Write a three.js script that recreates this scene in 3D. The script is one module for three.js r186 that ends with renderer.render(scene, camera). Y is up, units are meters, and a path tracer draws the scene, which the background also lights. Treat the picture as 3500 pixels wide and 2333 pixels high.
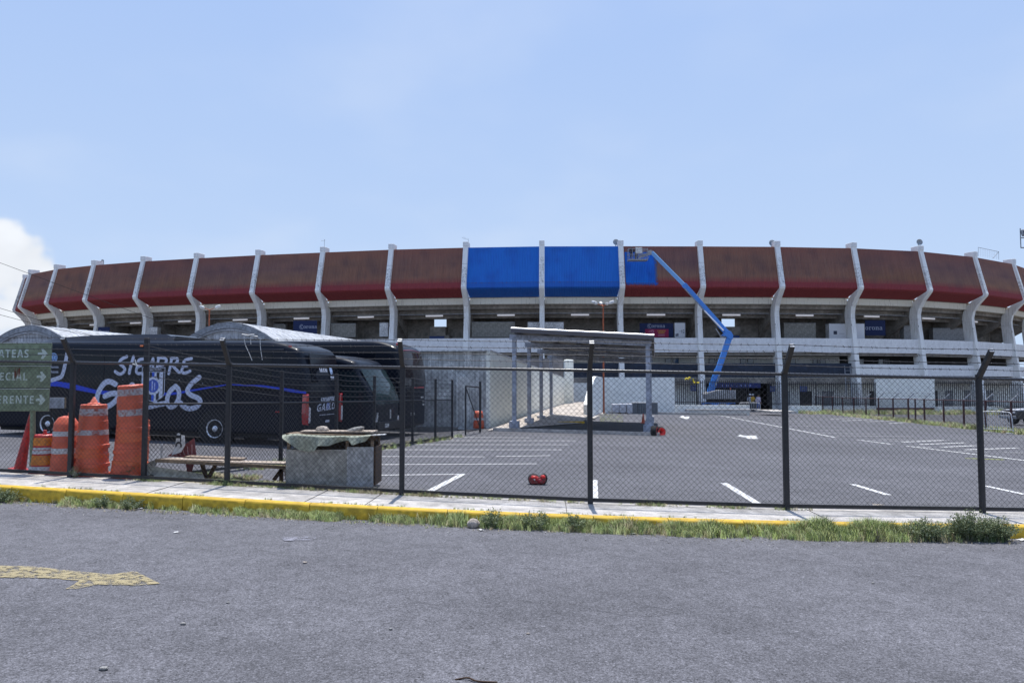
import * as THREE from 'three';
import { mergeGeometries, mergeVertices, toCreasedNormals } from 'three/addons/utils/BufferGeometryUtils.js';
import { RoundedBoxGeometry } from 'three/addons/geometries/RoundedBoxGeometry.js';
import { MarchingCubes } from 'three/addons/objects/MarchingCubes.js';
import { ImprovedNoise } from 'three/addons/math/ImprovedNoise.js';

// ------------------------------------------------------------------ camera, sky, sun, exposure
const F = 2690, CX = 1750, CY = 1166.5, HORIZON = 1310, EYE = 1.75;
const PITCH = Math.atan((HORIZON - CY) / F);
const scene = new THREE.Scene();
const camera = new THREE.PerspectiveCamera(2 * Math.atan(CY / F) * 180 / Math.PI, 3500 / 2333, 0.1, 4000);
camera.position.set(0, EYE, 0);
camera.rotation.x = PITCH;
const renderer = new THREE.WebGLRenderer({ antialias: true });
renderer.setSize(1024, 682);
renderer.shadowMap.enabled = true;
renderer.toneMapping = THREE.LinearToneMapping;
renderer.toneMappingExposure = 1.25;

const SUN = new THREE.Vector3(0.012, 0.968, -0.25).normalize();
const sun = new THREE.DirectionalLight(new THREE.Color().setRGB(1, 0.965, 0.91), 4.5);
sun.position.copy(SUN).multiplyScalar(150).add(new THREE.Vector3(0, 0, -50));
sun.target.position.set(0, 0, -50);
sun.castShadow = true;
sun.shadow.mapSize.set(4096, 4096);
Object.assign(sun.shadow.camera, { left: -90, right: 90, top: 90, bottom: -90, near: 1, far: 400 });
scene.add(sun, sun.target);

const noise = new ImprovedNoise();
const fbm = (x, y, z = 0, o = 4) => { let s = 0, a = 0.5; for (let i = 0; i < o; i++) { s += a * noise.noise(x, y, z + i * 7.3); x *= 2.03; y *= 2.03; a *= 0.5; } return s; };
const ss = (x, a, b) => { const t = Math.min(1, Math.max(0, (x - a) / (b - a))); return t * t * (3 - 2 * t); };
const lerp = (a, b, t) => a + (b - a) * t;

{ // hazy blue sky with one white cumulus low on the left
  const W = 2048, H = 1024, data = new Float32Array(W * H * 4);
  for (let r = 0; r < H; r++) {
    const el = ((r + 0.5) / H - 0.5) * Math.PI, y = Math.sin(el), c = Math.cos(el), e = el * 180 / Math.PI;
    for (let k = 0; k < W; k++) {
      const az = ((k + 0.5) / W - 0.5) * 2 * Math.PI, x = Math.cos(az) * c, z = Math.sin(az) * c;
      const cosSun = Math.max(0, x * SUN.x + y * SUN.y + z * SUN.z);
      const t = Math.pow(Math.max(0, y), 0.85);
      let R = lerp(0.61, 0.19, t), G = lerp(0.755, 0.365, t), B = lerp(0.965, 0.84, t);
      const glow = 0.30 * Math.pow(cosSun, 6) + 0.9 * Math.pow(cosSun, 60);
      R += glow; G += glow * 0.98; B += glow * 0.93;
      if (y > -0.02) {
        // thin high veil
        const q = 1 / (Math.max(y, 0) + 0.25), v = ss(fbm(x * q * 1.4 + 3, z * q * 1.4, 2.5, 5), -0.12, 0.42) * 0.24;
        R = lerp(R, 0.80, v); G = lerp(G, 0.86, v); B = lerp(B, 0.97, v);
        // cumulus: heading from straight ahead, degrees (left negative)
        const h = Math.atan2(x, -z) * 180 / Math.PI;
        const lump = fbm(h * 0.30 + 11, e * 0.42, 4.2, 7) + 0.12 * fbm(h * 1.9, e * 2.4, 9.1, 4);
        let d = 0;
        const put = (hc, ec, rh, re, s) => { const q2 = ((h - hc) / rh) ** 2 + ((e - ec) / re) ** 2; d = Math.max(d, s * ss(1.0 - q2 + lump * 1.9, 0.0, 0.45)); };
        put(-34.4, 7.0, 4.4, 3.3, 1); put(-31.4, 7.5, 1.6, 2.0, 1); put(-33.5, 4.5, 5, 2.2, 0.6); put(-36, 4.2, 7, 2.4, 0.95); put(-28.3, 6.5, 1.5, 0.55, 0.5); put(-26.6, 6.5, 1.0, 0.4, 0.35);
        put(-62, 8, 13, 4, 0.9); put(74, 7, 14, 3.2, 0.8); put(128, 9, 17, 4, 0.8); put(-142, 8, 15, 3.6, 0.8); put(176, 6, 14, 2.6, 0.7);
        if (d > 0) { const sh = 0.86 + 0.10 * ss(lump, -0.3, 0.4); R = lerp(R, sh * 0.97, d); G = lerp(G, sh, d); B = lerp(B, sh * 1.06, d); }
      }
      data.set([R * 0.79, G * 0.80, B * 0.805, 1], (r * W + k) * 4);
    }
  }
  const sky = new THREE.DataTexture(data, W, H, THREE.RGBAFormat, THREE.FloatType);
  sky.mapping = THREE.EquirectangularReflectionMapping; sky.magFilter = THREE.LinearFilter; sky.needsUpdate = true;
  scene.background = sky; scene.environment = sky;
}

// ------------------------------------------------------------------ helpers
let seed = 7;
const rnd = () => { seed = (seed + 0x6d2b79f5) | 0; let t = Math.imul(seed ^ (seed >>> 15), 1 | seed); t = (t + Math.imul(t ^ (t >>> 7), 61 | t)) ^ t; return ((t ^ (t >>> 14)) >>> 0) / 4294967296; };
const rr = (a, b) => a + (b - a) * rnd();
const V = (x, y, z) => new THREE.Vector3(x, y, z);
const cp = Math.cos(PITCH), sp = Math.sin(PITCH);
// where a sight line through picture point (px, py) of the survey stands at ground distance d ahead
function at(px, py, d) {
  const x = (px - CX) / F, y = -(py - CY) / F, wy = y * cp + sp, wz = y * sp - cp, t = d / -wz;
  return V(x * t, EYE + wy * t, -d);
}
const plane = (x, d) => -0.021 * x - 0.0078 * (d - 11.5);
const roadY = (x) => (x < 0 ? -0.013 : -0.021) * x - 0.156;
function gh(x, d) {
  let y = plane(x, d);
  const fx = -6 + 0.28 * (d - 12.5);
  y -= 0.27 * ss(d, 13.5, 23) * ss(fx - x, 0.4, 4);
  return lerp(y, -1.15, ss(d, 58, 80));
}
function onG(px, py, f = gh) {
  let a = 3, b = 140;
  for (let i = 0; i < 50; i++) { const m = (a + b) / 2, p = at(px, py, m); if (p.y > f(p.x, m)) a = m; else b = m; }
  return at(px, py, (a + b) / 2);
}
const used = new Map();
const numbered = (name) => { const n = used.get(name) ?? 0; used.set(name, n + 1); return n ? name + '_' + String(n).padStart(3, '0') : name; };
function shade(m) { m.castShadow = true; m.receiveShadow = true; return m; }
function uvBox(g, tile) {
  const p = g.attributes.position, n = g.attributes.normal, uv = new Float32Array(p.count * 2);
  for (let i = 0; i < p.count; i++) {
    const ax = Math.abs(n.getX(i)), ay = Math.abs(n.getY(i)), az = Math.abs(n.getZ(i));
    let u, v;
    if (ay >= ax && ay >= az) { u = p.getX(i); v = p.getZ(i); } else if (ax >= az) { u = p.getZ(i); v = p.getY(i); } else { u = p.getX(i); v = p.getY(i); }
    uv[i * 2] = u / tile; uv[i * 2 + 1] = v / tile;
  }
  g.setAttribute('uv', new THREE.BufferAttribute(uv, 2));
}
function merge(list) {
  if (!Array.isArray(list)) list = [list];
  if (list.length === 1) return list[0];
  return mergeGeometries(list.map((g) => {
    g = g.index ? g.toNonIndexed() : g.clone();
    for (const k of Object.keys(g.attributes)) if (!['position', 'normal', 'uv'].includes(k)) g.deleteAttribute(k);
    if (!g.attributes.uv) g.setAttribute('uv', new THREE.BufferAttribute(new Float32Array(g.attributes.position.count * 2), 2));
    g.morphAttributes = {}; return g;
  }));
}
function mesh(geo, mat) {
  const g = merge(geo);
  if (mat.userData.tile && !g.userData.keepUV) uvBox(g, mat.userData.tile);
  return shade(new THREE.Mesh(g, mat));
}
function part(name, geo, mat, parent, label) {
  const m = mesh(geo, mat); m.name = name; parent.add(m);
  const same = parent.children.filter((c) => c !== m && c.name.replace(/_\d{3}$/, '') === name).length;
  if (same) m.name = name + '_' + String(same).padStart(3, '0');
  if (label) m.userData.label = label;
  return m;
}
function tag(o, label, category, group, kind) { o.userData.label = label; if (category) o.userData.category = category; if (group) o.userData.group = group; if (kind) o.userData.kind = kind; return o; }
function thing(name, label, category, pos, turn = 0, group) {
  const o = new THREE.Group(); o.name = numbered(name); scene.add(o);
  if (pos) o.position.copy(pos); o.rotation.y = turn;
  return tag(o, label, category, group);
}
function single(name, geo, mat, label, category, group) { const m = mesh(geo, mat); m.name = numbered(name); scene.add(m); return tag(m, label, category, group); }
function struct(name, geo, mat, label) { const m = mesh(geo, mat); m.name = numbered(name); m.userData.kind = 'structure'; if (label) m.userData.label = label; scene.add(m); return m; }
function dup(o, pos, turn, label) { const c = o.clone(); c.userData = { ...o.userData }; c.name = numbered(o.name.replace(/_\d{3}$/, '')); scene.add(c); if (pos) c.position.copy(pos); if (turn !== undefined) c.rotation.y = turn; if (label) c.userData.label = label; return c; }

const box = (w, h, d, x = 0, y = 0, z = 0, rx = 0, ry = 0, rz = 0) => { const g = new THREE.BoxGeometry(w, h, d); if (rx) g.rotateX(rx); if (rz) g.rotateZ(rz); if (ry) g.rotateY(ry); g.translate(x, y, z); return g; };
const rbox = (w, h, d, r, x = 0, y = 0, z = 0, rx = 0, ry = 0, rz = 0) => { const g = new RoundedBoxGeometry(w, h, d, 2, r); if (rx) g.rotateX(rx); if (rz) g.rotateZ(rz); if (ry) g.rotateY(ry); g.translate(x, y, z); return g; };
function align(g, p, q) { // geometry along +y, centred, onto segment p-q
  const d = q.clone().sub(p), L = d.length(); g.applyQuaternion(new THREE.Quaternion().setFromUnitVectors(V(0, 1, 0), d.divideScalar(L))); const c = p.clone().add(q).multiplyScalar(0.5); g.translate(c.x, c.y, c.z); return g;
}
const cyl = (p, q, r, r2 = r, n = 12) => align(new THREE.CylinderGeometry(r2, r, p.distanceTo(q), n, 1), p, q);
function bar(p, q, w, h) { // box beam: w sideways, h upright-ish
  const d = q.clone().sub(p), L = d.length(), z = d.clone().normalize(), x = V(0, 1, 0).cross(z); if (x.lengthSq() < 1e-6) x.set(1, 0, 0); x.normalize(); const y = z.clone().cross(x);
  const g = new THREE.BoxGeometry(w, h, L); g.applyMatrix4(new THREE.Matrix4().makeBasis(x, y, z)); const c = p.clone().add(q).multiplyScalar(0.5); g.translate(c.x, c.y, c.z); return g;
}
const tube = (pts, r, n = 24, s = 8) => new THREE.TubeGeometry(new THREE.CatmullRomCurve3(pts), n, r, s);
const lathe = (pts, n = 24) => new THREE.LatheGeometry(pts.map(([r, y]) => new THREE.Vector2(r, y)), n);
function prism(pts, depth, bevel = 0) { // outline in x,y; thickness along z, centred
  const s = new THREE.Shape(pts.map(([x, y]) => new THREE.Vector2(x, y)));
  const g = new THREE.ExtrudeGeometry(s, { depth: depth - 2 * bevel, bevelEnabled: bevel > 0, bevelThickness: bevel, bevelSize: bevel, bevelOffset: -bevel, bevelSegments: 2, curveSegments: 4 });
  g.translate(0, 0, -(depth - 2 * bevel) / 2); return g;
}
function raw(pos, uv, idx) { const g = new THREE.BufferGeometry(); g.setAttribute('position', new THREE.Float32BufferAttribute(pos, 3)); g.setAttribute('uv', new THREE.Float32BufferAttribute(uv, 2)); g.setIndex(idx); g.computeVertexNormals(); return g; }
function grid(nu, nv, fn) { // fn(u,v) -> [x,y,z,(s,t)]
  const pos = [], uv = [], idx = [];
  for (let j = 0; j <= nv; j++) for (let i = 0; i <= nu; i++) { const a = fn(i / nu, j / nv); pos.push(a[0], a[1], a[2]); uv.push(a[3] ?? i / nu, a[4] ?? j / nv); }
  for (let j = 0; j < nv; j++) for (let i = 0; i < nu; i++) { const a = j * (nu + 1) + i, b = a + nu + 1; idx.push(a, a + 1, b, a + 1, b + 1, b); }
  return raw(pos, uv, idx);
}

// ------------------------------------------------------------------ textures and materials
function dataTex(n, fn, srgb = false) {
  const d = new Uint8Array(n * n * 4);
  for (let y = 0; y < n; y++) for (let x = 0; x < n; x++) { const c = fn(x, y); const o = (y * n + x) * 4; if (typeof c === 'number') { d[o] = d[o + 1] = d[o + 2] = Math.max(0, Math.min(255, c * 255)); } else for (let k = 0; k < 3; k++) d[o + k] = Math.max(0, Math.min(255, c[k] * 255)); d[o + 3] = 255; }
  const t = new THREE.DataTexture(d, n, n); t.wrapS = t.wrapT = THREE.RepeatWrapping; t.magFilter = THREE.LinearFilter; t.minFilter = THREE.LinearMipmapLinearFilter; t.generateMipmaps = true; if (srgb) t.colorSpace = THREE.SRGBColorSpace; t.needsUpdate = true; return t;
}
// tileable smooth noise from a periodic lattice
function lattice(n, cells, sd) {
  let s = sd; const r = () => { s = (Math.imul(s, 1664525) + 1013904223) | 0; return (s >>> 0) / 4294967296; };
  const L = new Float32Array(cells * cells).map(r), out = new Float32Array(n * n);
  for (let y = 0; y < n; y++) for (let x = 0; x < n; x++) {
    const fx = x / n * cells, fy = y / n * cells, x0 = Math.floor(fx), y0 = Math.floor(fy), u = fx - x0, v = fy - y0, a = u * u * (3 - 2 * u), b = v * v * (3 - 2 * v);
    const g = (i, j) => L[((y0 + j) % cells) * cells + (x0 + i) % cells];
    out[y * n + x] = lerp(lerp(g(0, 0), g(1, 0), a), lerp(g(0, 1), g(1, 1), a), b);
  } return out;
}
function canvas(w, h, draw, srgb = true) { const c = document.createElement('canvas'); c.width = w; c.height = h; const x = c.getContext('2d'); draw(x, w, h); const t = new THREE.CanvasTexture(c); if (srgb) t.colorSpace = THREE.SRGBColorSpace; t.wrapS = t.wrapT = THREE.RepeatWrapping; return t; }
const lin = (r, g, b) => new THREE.Color().setRGB(r, g, b);
function std(color, rough = 0.8, opt = {}) { const { tile, ...o } = opt; const m = new THREE.MeshStandardMaterial({ color: Array.isArray(color) ? lin(...color) : color, roughness: rough, ...o }); if (tile) m.userData.tile = tile; return m; }
function phys(color, rough, opt = {}) { const { tile, ...o } = opt; const m = new THREE.MeshPhysicalMaterial({ color: Array.isArray(color) ? lin(...color) : color, roughness: rough, ...o }); if (tile) m.userData.tile = tile; return m; }

const N = 1024;
const aggA = lattice(N, 256, 11), aggB = lattice(N, 110, 12), aggC = lattice(N, 16, 13), aggD = lattice(N, 480, 14);
const asphaltH = (i) => aggA[i] * 0.5 + aggB[i] * 0.25 + aggD[i] * 0.35;
const asphaltMap = dataTex(N, (x, y) => { const i = y * N + x, h = asphaltH(i); let v = 0.61 + (h - 0.55) * 0.62 + (aggC[i] - 0.5) * 0.07; if (aggA[i] > 0.9) v += 0.16 * aggB[i]; if (aggA[i] < 0.07) v -= 0.2; return [v * 0.985, v * 0.985, v * 1.02]; }, true);
const asphaltBump = dataTex(N, (x, y) => asphaltH(y * N + x) * 0.9);
const N2 = 512;
const cA = lattice(N2, 128, 21), cB = lattice(N2, 20, 22), cC = lattice(N2, 6, 23), cD = lattice(N2, 256, 24);
const concreteMap = dataTex(N2, (x, y) => { const i = y * N2 + x; const v = 0.80 + (cA[i] - 0.5) * 0.12 + (cB[i] - 0.5) * 0.16 + (cC[i] - 0.5) * 0.14 + (cD[i] - 0.5) * 0.08; return [v, v * 0.99, v * 0.97]; }, true);
const concreteBump = dataTex(N2, (x, y) => { const i = y * N2 + x; return cA[i] * 0.5 + cD[i] * 0.5; });
const sC = lattice(N2, 90, 31), sD = lattice(N2, 9, 32);
// weathered white paint: fine vertical runs and dark speckle
const paintMap = dataTex(N2, (x, y) => { const i = y * N2 + x, st = sC[(y >> 4) % 8 * N2 + x]; let v = 0.955 + (cB[i] - 0.5) * 0.10 + (st - 0.5) * 0.07 * sD[i]; if (cA[i] * 0.6 + cB[i] * 0.4 > 0.74) v -= 0.13; return [v, v * 0.995, v * 0.98]; }, true);
const boardMap = dataTex(N2, (x, y) => { const i = y * N2 + x, st = sC[(y >> 5) % 8 * N2 + x]; let v = 0.73 + (st - 0.5) * 0.2 + (cB[i] - 0.5) * 0.14 + (cC[i] - 0.5) * 0.1; if (cA[i] > 0.7 && cC[i] > 0.5) v += 0.18; return [v, v * 1.0, v * 1.0]; }, true);
const boardBump = dataTex(N2, (x, y) => { const i = y * N2 + x; return sC[(y >> 5) % 8 * N2 + x] * 0.7 + cA[i] * 0.3; });
const dirtMap = dataTex(N2, (x, y) => { const i = y * N2 + x, v = 0.86 + (cB[i] - 0.5) * 0.22 + (cA[i] - 0.5) * 0.12 + (cC[i] - 0.5) * 0.1; return [v, v, v]; }, true);
const woodMap = dataTex(N2, (x, y) => { const i = y * N2 + x, g = sC[((x >> 5) % 16) * N2 + y]; const v = 0.7 + (g - 0.5) * 0.4 + (cB[i] - 0.5) * 0.2; return [v, v * 0.95, v * 0.88]; }, true);
const drumMap = dataTex(N2, (x, y) => { const i = y * N2 + x; let v = 0.93 + (cB[i] - 0.5) * 0.09 + (cC[i] - 0.5) * 0.1 + (cD[i] - 0.5) * 0.05; if (cA[i] > 0.88) v -= 0.16; return [v, v * 0.98, v * 0.96]; }, true);
const clothMap = dataTex(256, (x, y) => { const w = ((x >> 2) + (y >> 2)) % 2 ? 1 : 0.9; return w * (0.88 + (cB[((y * 2) % N2) * N2 + (x * 2) % N2] - 0.5) * 0.25); }, true);

const M = {
  asphalt: std([0.295, 0.292, 0.302], 0.95, { map: asphaltMap, bumpMap: asphaltBump, bumpScale: 0.0035, vertexColors: true, tile: 2.0 }),
  lot: std([0.27, 0.268, 0.276], 0.95, { map: asphaltMap, bumpMap: asphaltBump, bumpScale: 0.004, vertexColors: true, tile: 2.7 }),
  earth: std([0.20, 0.17, 0.13], 1, { map: dirtMap, tile: 9 }),
  sidewalk: std([0.66, 0.635, 0.615], 0.9, { map: concreteMap, bumpMap: concreteBump, bumpScale: 0.003, tile: 2.2 }),
  concrete: std([0.40, 0.39, 0.37], 0.9, { map: concreteMap, bumpMap: concreteBump, bumpScale: 0.004, tile: 3 }),
  darkConcrete: std([0.40, 0.365, 0.33], 0.95, { map: concreteMap, bumpMap: concreteBump, bumpScale: 0.006, tile: 4 }),
  rampFloor: std([0.66, 0.60, 0.56], 0.9, { map: concreteMap, bumpMap: concreteBump, bumpScale: 0.003, tile: 4 }),
  board: std([0.92, 0.93, 0.90], 0.95, { map: boardMap, bumpMap: boardBump, bumpScale: 0.02, tile: 2.4 }),
  rampWall: std([0.93, 0.94, 0.87], 0.9, { map: paintMap, bumpMap: concreteBump, bumpScale: 0.004, tile: 4.5 }),
  whiteWall: std([0.88, 0.90, 0.89], 0.9, { map: paintMap, tile: 5 }),
  stadiumWhite: std([0.84, 0.85, 0.88], 0.85, { map: paintMap, tile: 4 }),
  beamWhite: std([0.90, 0.88, 0.80], 0.9, { map: paintMap, tile: 5 }),
  column: std([0.92, 0.91, 0.88], 0.85, { map: paintMap, bumpMap: concreteBump, bumpScale: 0.01, tile: 3.3 }),
  navy: std([0.022, 0.035, 0.065], 0.7, { map: dirtMap, tile: 5 }),
  dark: std([0.02, 0.02, 0.022], 0.8),
  kerbYellow: std([0.72, 0.46, 0.03], 0.75, { map: dirtMap, tile: 1.1 }),
  blackSteel: std([0.022, 0.022, 0.026], 0.55, { map: dirtMap, tile: 0.8 }),
  railSteel: phys([0.02, 0.02, 0.024], 0.35, { clearcoat: 0.5, clearcoatRoughness: 0.3 }),
  wire: std([0.025, 0.026, 0.03], 0.5, { metalness: 0.25 }),
  barb: std([0.05, 0.05, 0.055], 0.5, { metalness: 0.5 }),
  galv: std([0.42, 0.44, 0.47], 0.5, { metalness: 0.5, map: dirtMap, tile: 0.7 }),
  carport: std([0.46, 0.49, 0.57], 0.6, { map: dirtMap, tile: 1.3 }),
  white: std([0.78, 0.78, 0.77], 0.6, { map: dirtMap, tile: 1.7 }),
  linePaint: std([0.80, 0.80, 0.79], 0.85, { map: dirtMap, tile: 0.6 }),
  fadedPaint: std([0.5, 0.5, 0.51], 0.9, { map: dirtMap, tile: 0.6 }),
  corrugated: std([0.62, 0.65, 0.70], 0.55, { map: dirtMap, tile: 3 }),
  fascia: std([0.36, 0.38, 0.41], 0.7, { map: dirtMap, tile: 2 }),
  busBlack: phys([0.003, 0.006, 0.014], 0.45, { clearcoat: 0.22, clearcoatRoughness: 0.04, specularIntensity: 0.25 }),
  busRoof: phys([0.02, 0.023, 0.032], 0.35, { clearcoat: 0.3, clearcoatRoughness: 0.12, specularIntensity: 0.5 }),
  busGlass: phys([0.005, 0.007, 0.012], 0.08, { specularIntensity: 0.45 }),
  busLower: std([0.014, 0.014, 0.016], 0.5, { map: dirtMap, tile: 1.5 }),
  rubber: std([0.016, 0.016, 0.017], 0.9, { map: dirtMap, tile: 0.5 }),
  chrome: std([0.72, 0.74, 0.80], 0.38, { metalness: 0.55 }),
  redLens: phys([0.42, 0.012, 0.015], 0.2, { clearcoat: 1 }),
  amberLens: phys([0.75, 0.16, 0.02], 0.25, { clearcoat: 1 }),
  clearLens: phys([0.7, 0.7, 0.72], 0.15, { clearcoat: 1 }),
  orange: std([0.66, 0.125, 0.062], 0.5, { map: drumMap, tile: 1.3 }),
  orange2: std([0.68, 0.145, 0.055], 0.55, { map: drumMap, tile: 1.7 }),
  amberBand: std([0.80, 0.25, 0.02], 0.45, { map: dirtMap, tile: 0.6 }),
  redPlastic: std([0.58, 0.035, 0.03], 0.45, { map: dirtMap, tile: 0.8 }),
  bandWhite: std([0.66, 0.66, 0.68], 0.5, { map: dirtMap, tile: 0.35 }),
  signGreen: std([0.23, 0.29, 0.18], 0.55, { map: dirtMap, tile: 1.2 }),
  signEdge: std([0.55, 0.6, 0.55], 0.5),
  signText: std([0.62, 0.66, 0.64], 0.6, { map: dirtMap, tile: 0.25 }),
  rust: std([0.16, 0.055, 0.02], 0.9),
  hutGrey: std([0.40, 0.385, 0.345], 0.9, { map: dirtMap, tile: 0.9 }),
  hutLight: std([0.46, 0.46, 0.46], 0.85, { map: dirtMap, tile: 0.7 }),
  cloth: std([0.42, 0.45, 0.36], 0.95, { map: clothMap, side: THREE.DoubleSide, tile: 0.5 }),
  wood: std([0.36, 0.28, 0.21], 0.9, { map: woodMap, tile: 0.7 }),
  paleWood: std([0.74, 0.68, 0.65], 0.85, { map: woodMap, tile: 0.6 }),
  darkWood: std([0.12, 0.07, 0.04], 0.9, { map: woodMap, tile: 0.5 }),
  stone: std([0.92, 0.82, 0.74], 0.95, { map: concreteMap, bumpMap: concreteBump, bumpScale: 0.02, tile: 0.5 }),
  slate: std([0.5, 0.5, 0.5], 0.9, { map: concreteMap, bumpMap: concreteBump, bumpScale: 0.01, tile: 0.5 }),
  liftBlue: phys([0.03, 0.20, 0.62], 0.4, { clearcoat: 0.4, clearcoatRoughness: 0.3 }),
  liftGrey: std([0.42, 0.43, 0.45], 0.5, { map: dirtMap, tile: 1.2 }),
  lampOrange: std([0.50, 0.13, 0.05], 0.7, { map: dirtMap, tile: 0.8 }),
  signBlue: std([0.028, 0.065, 0.24], 0.6, { map: dirtMap, tile: 1 }),
  glassDark: phys([0.02, 0.025, 0.03], 0.1, { clearcoat: 1 }),
  postRed: std([0.10, 0.035, 0.035], 0.7, { map: dirtMap, tile: 0.6 }),
  maroon: std([0.16, 0.03, 0.035], 0.8, { map: dirtMap, tile: 1.5 }),
  wrap: phys([0.62, 0.64, 0.70], 0.4, { map: dirtMap, tile: 0.8, clearcoat: 0.3 }),
  binGrey: std([0.10, 0.12, 0.14], 0.7, { map: dirtMap, tile: 0.9 }),
  grass: std([1, 1, 1], 0.8, { side: THREE.DoubleSide }),
  weedLeaf: phys([0.165, 0.205, 0.095], 0.7, { side: THREE.DoubleSide, transmission: 0.25, thickness: 0 }),
  weedStem: std([0.13, 0.15, 0.06], 0.9),
  flower: std([0.72, 0.68, 0.62], 0.9, { side: THREE.DoubleSide }),
  dishGrey: std([0.30, 0.34, 0.38], 0.6),
  carBlack: phys([0.012, 0.012, 0.014], 0.3, { clearcoat: 1, clearcoatRoughness: 0.05 }),
};

// ------------------------------------------------------------------ ground, road, pavement, kerb
const fencePx = [[238, 1629], [775, 1657], [1373, 1690], [2018, 1720], [2690, 1741], [3360, 1751]];
const fenceBase = fencePx.map(([x, y]) => onG(x, y, plane));
{ // carry the line on, out of the frame at both ends
  const f = fenceBase, ext = (a, b) => b.clone().multiplyScalar(2).sub(a);
  f.unshift(ext(f[1], f[0])); f.push(ext(f[f.length - 2], f[f.length - 1]));
  f.unshift(ext(f[1], f[0])); f.push(ext(f[f.length - 2], f[f.length - 1]));
  for (const p of f) p.y = plane(p.x, -p.z);
}
const interp = (pts, x) => { let i = 0; while (i < pts.length - 2 && x > pts[i + 1].x) i++; const a = pts[i], b = pts[i + 1]; return lerp(a.z, b.z, (x - a.x) / (b.x - a.x)); };
const fenceD = (x) => -interp(fenceBase, x);
const kerbPx = [[0, 1661], [350, 1682], [700, 1702], [1050, 1722], [1400, 1740], [1750, 1756], [2100, 1769], [2450, 1780], [2800, 1788], [3150, 1794], [3440, 1797]];
const kerbLine = kerbPx.map(([x, y]) => onG(x, y, plane));
{ const k = kerbLine; for (let n = 0; n < 3; n++) { k.unshift(k[0].clone().multiplyScalar(2).sub(k[2])); k.push(k[k.length - 1].clone().multiplyScalar(2).sub(k[k.length - 3])); } }
const kerbD = (x) => -interp(kerbLine, x);

function coarse(g, amp, sc) { const p = g.attributes.position, c = new Float32Array(p.count * 3); for (let i = 0; i < p.count; i++) { const x = p.getX(i), z = p.getZ(i), v = 1 + amp * (fbm(x * sc, z * sc, 1.7, 4) * 1.5 + 0.9 * fbm(x * sc * 0.12, z * sc * 1.5, 8.1, 3) + 0.7 * fbm(x * sc * 4, z * sc * 4, 3.3, 3)); c.set([v, v, v], i * 3); } g.setAttribute('color', new THREE.BufferAttribute(c, 3)); return g; }
struct('ground', grid(40, 40, (u, v) => [lerp(-1500, 1500, u), -1.35, lerp(1500, -1500, v)]), M.earth, 'bare ground reaching to the horizon around the stadium');
struct('road', coarse(grid(220, 120, (u, v) => { const x = lerp(-45, 45, u), d = lerp(-14, 13.2, v); return [x, roadY(x) + 0.006 * fbm(x * 0.9, d * 0.9), -d]; }), 0.26, 0.55), M.asphalt, 'grey asphalt road in front of the kerb');
struct('parking_lot', coarse(grid(220, 170, (u, v) => { const x = lerp(-62, 78, u), d0 = fenceD(x) - 0.12, d = d0 + (88 - d0) * v * v * lerp(1, 1 / Math.max(v, 1e-6), 0.35); return [x, gh(x, d) - 0.02 + 0.008 * fbm(x * 0.7, d * 0.7), -d]; }), 0.24, 0.4), M.lot, 'worn asphalt parking lot behind the chain link fence');
{
  const g = grid(160, 4, (u, v) => { const x = lerp(-20, 18, u), a = kerbD(x) + 0.13, b = fenceD(x) + 0.14, d = lerp(a, b, v); return [x, plane(x, d) - 0.004, -d]; });
  struct('sidewalk', g, M.sidewalk, 'pale concrete sidewalk strip between yellow kerb and fence');
  // expansion joints of the slab: shallow dark grooves
  const joints = [];
  for (const px of [1050, 1265, 1905, 2640, 3290, 420]) { const p = onG(px, 1700, plane), x = p.x, a = kerbD(x) + 0.14, b = fenceD(x) + 0.1; joints.push(bar(V(x + 0.05 * (a - 10), plane(x, a) - 0.003, -a), V(x + 0.1, plane(x, b) - 0.003, -b), 0.008, 0.006)); }
  struct('sidewalk_joint', joints, M.dark, 'thin joints across the sidewalk slabs');
}
{ // kerb stones, yellow paint
  const kg = new THREE.Group(); kg.name = 'kerb'; tag(kg, 'kerb painted bright yellow along the road edge', null, null, 'structure'); scene.add(kg);
  let x = -19.5;
  while (x < 17) {
    const L = 0.98, x1 = x + L, gap = 0.004;
    const g = grid(6, 5, (u, v) => { // bottom front, top front (rounded), top back, down
      const xx = lerp(x + gap, x1 - gap, u), d = kerbD(xx), yt = plane(xx, d) + 0.006 * fbm(xx * 2.1, 5), yb = roadY(xx) - 0.05, w = 0.006 * fbm(xx * 5, v * 3);
      const prof = [[-0.012, yb], [-0.006, lerp(yb, yt, 0.5)], [0, yt - 0.022], [0.022, yt], [0.15, yt + 0.002], [0.152, yb]], q = prof[Math.round(v * 5)];
      return [xx, q[1], -(d + q[0] + w)];
    });
    part('kerb_stone', toCreasedNormals(g, 0.9), M.kerbYellow, kg);
    x = x1;
  }
}
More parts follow.
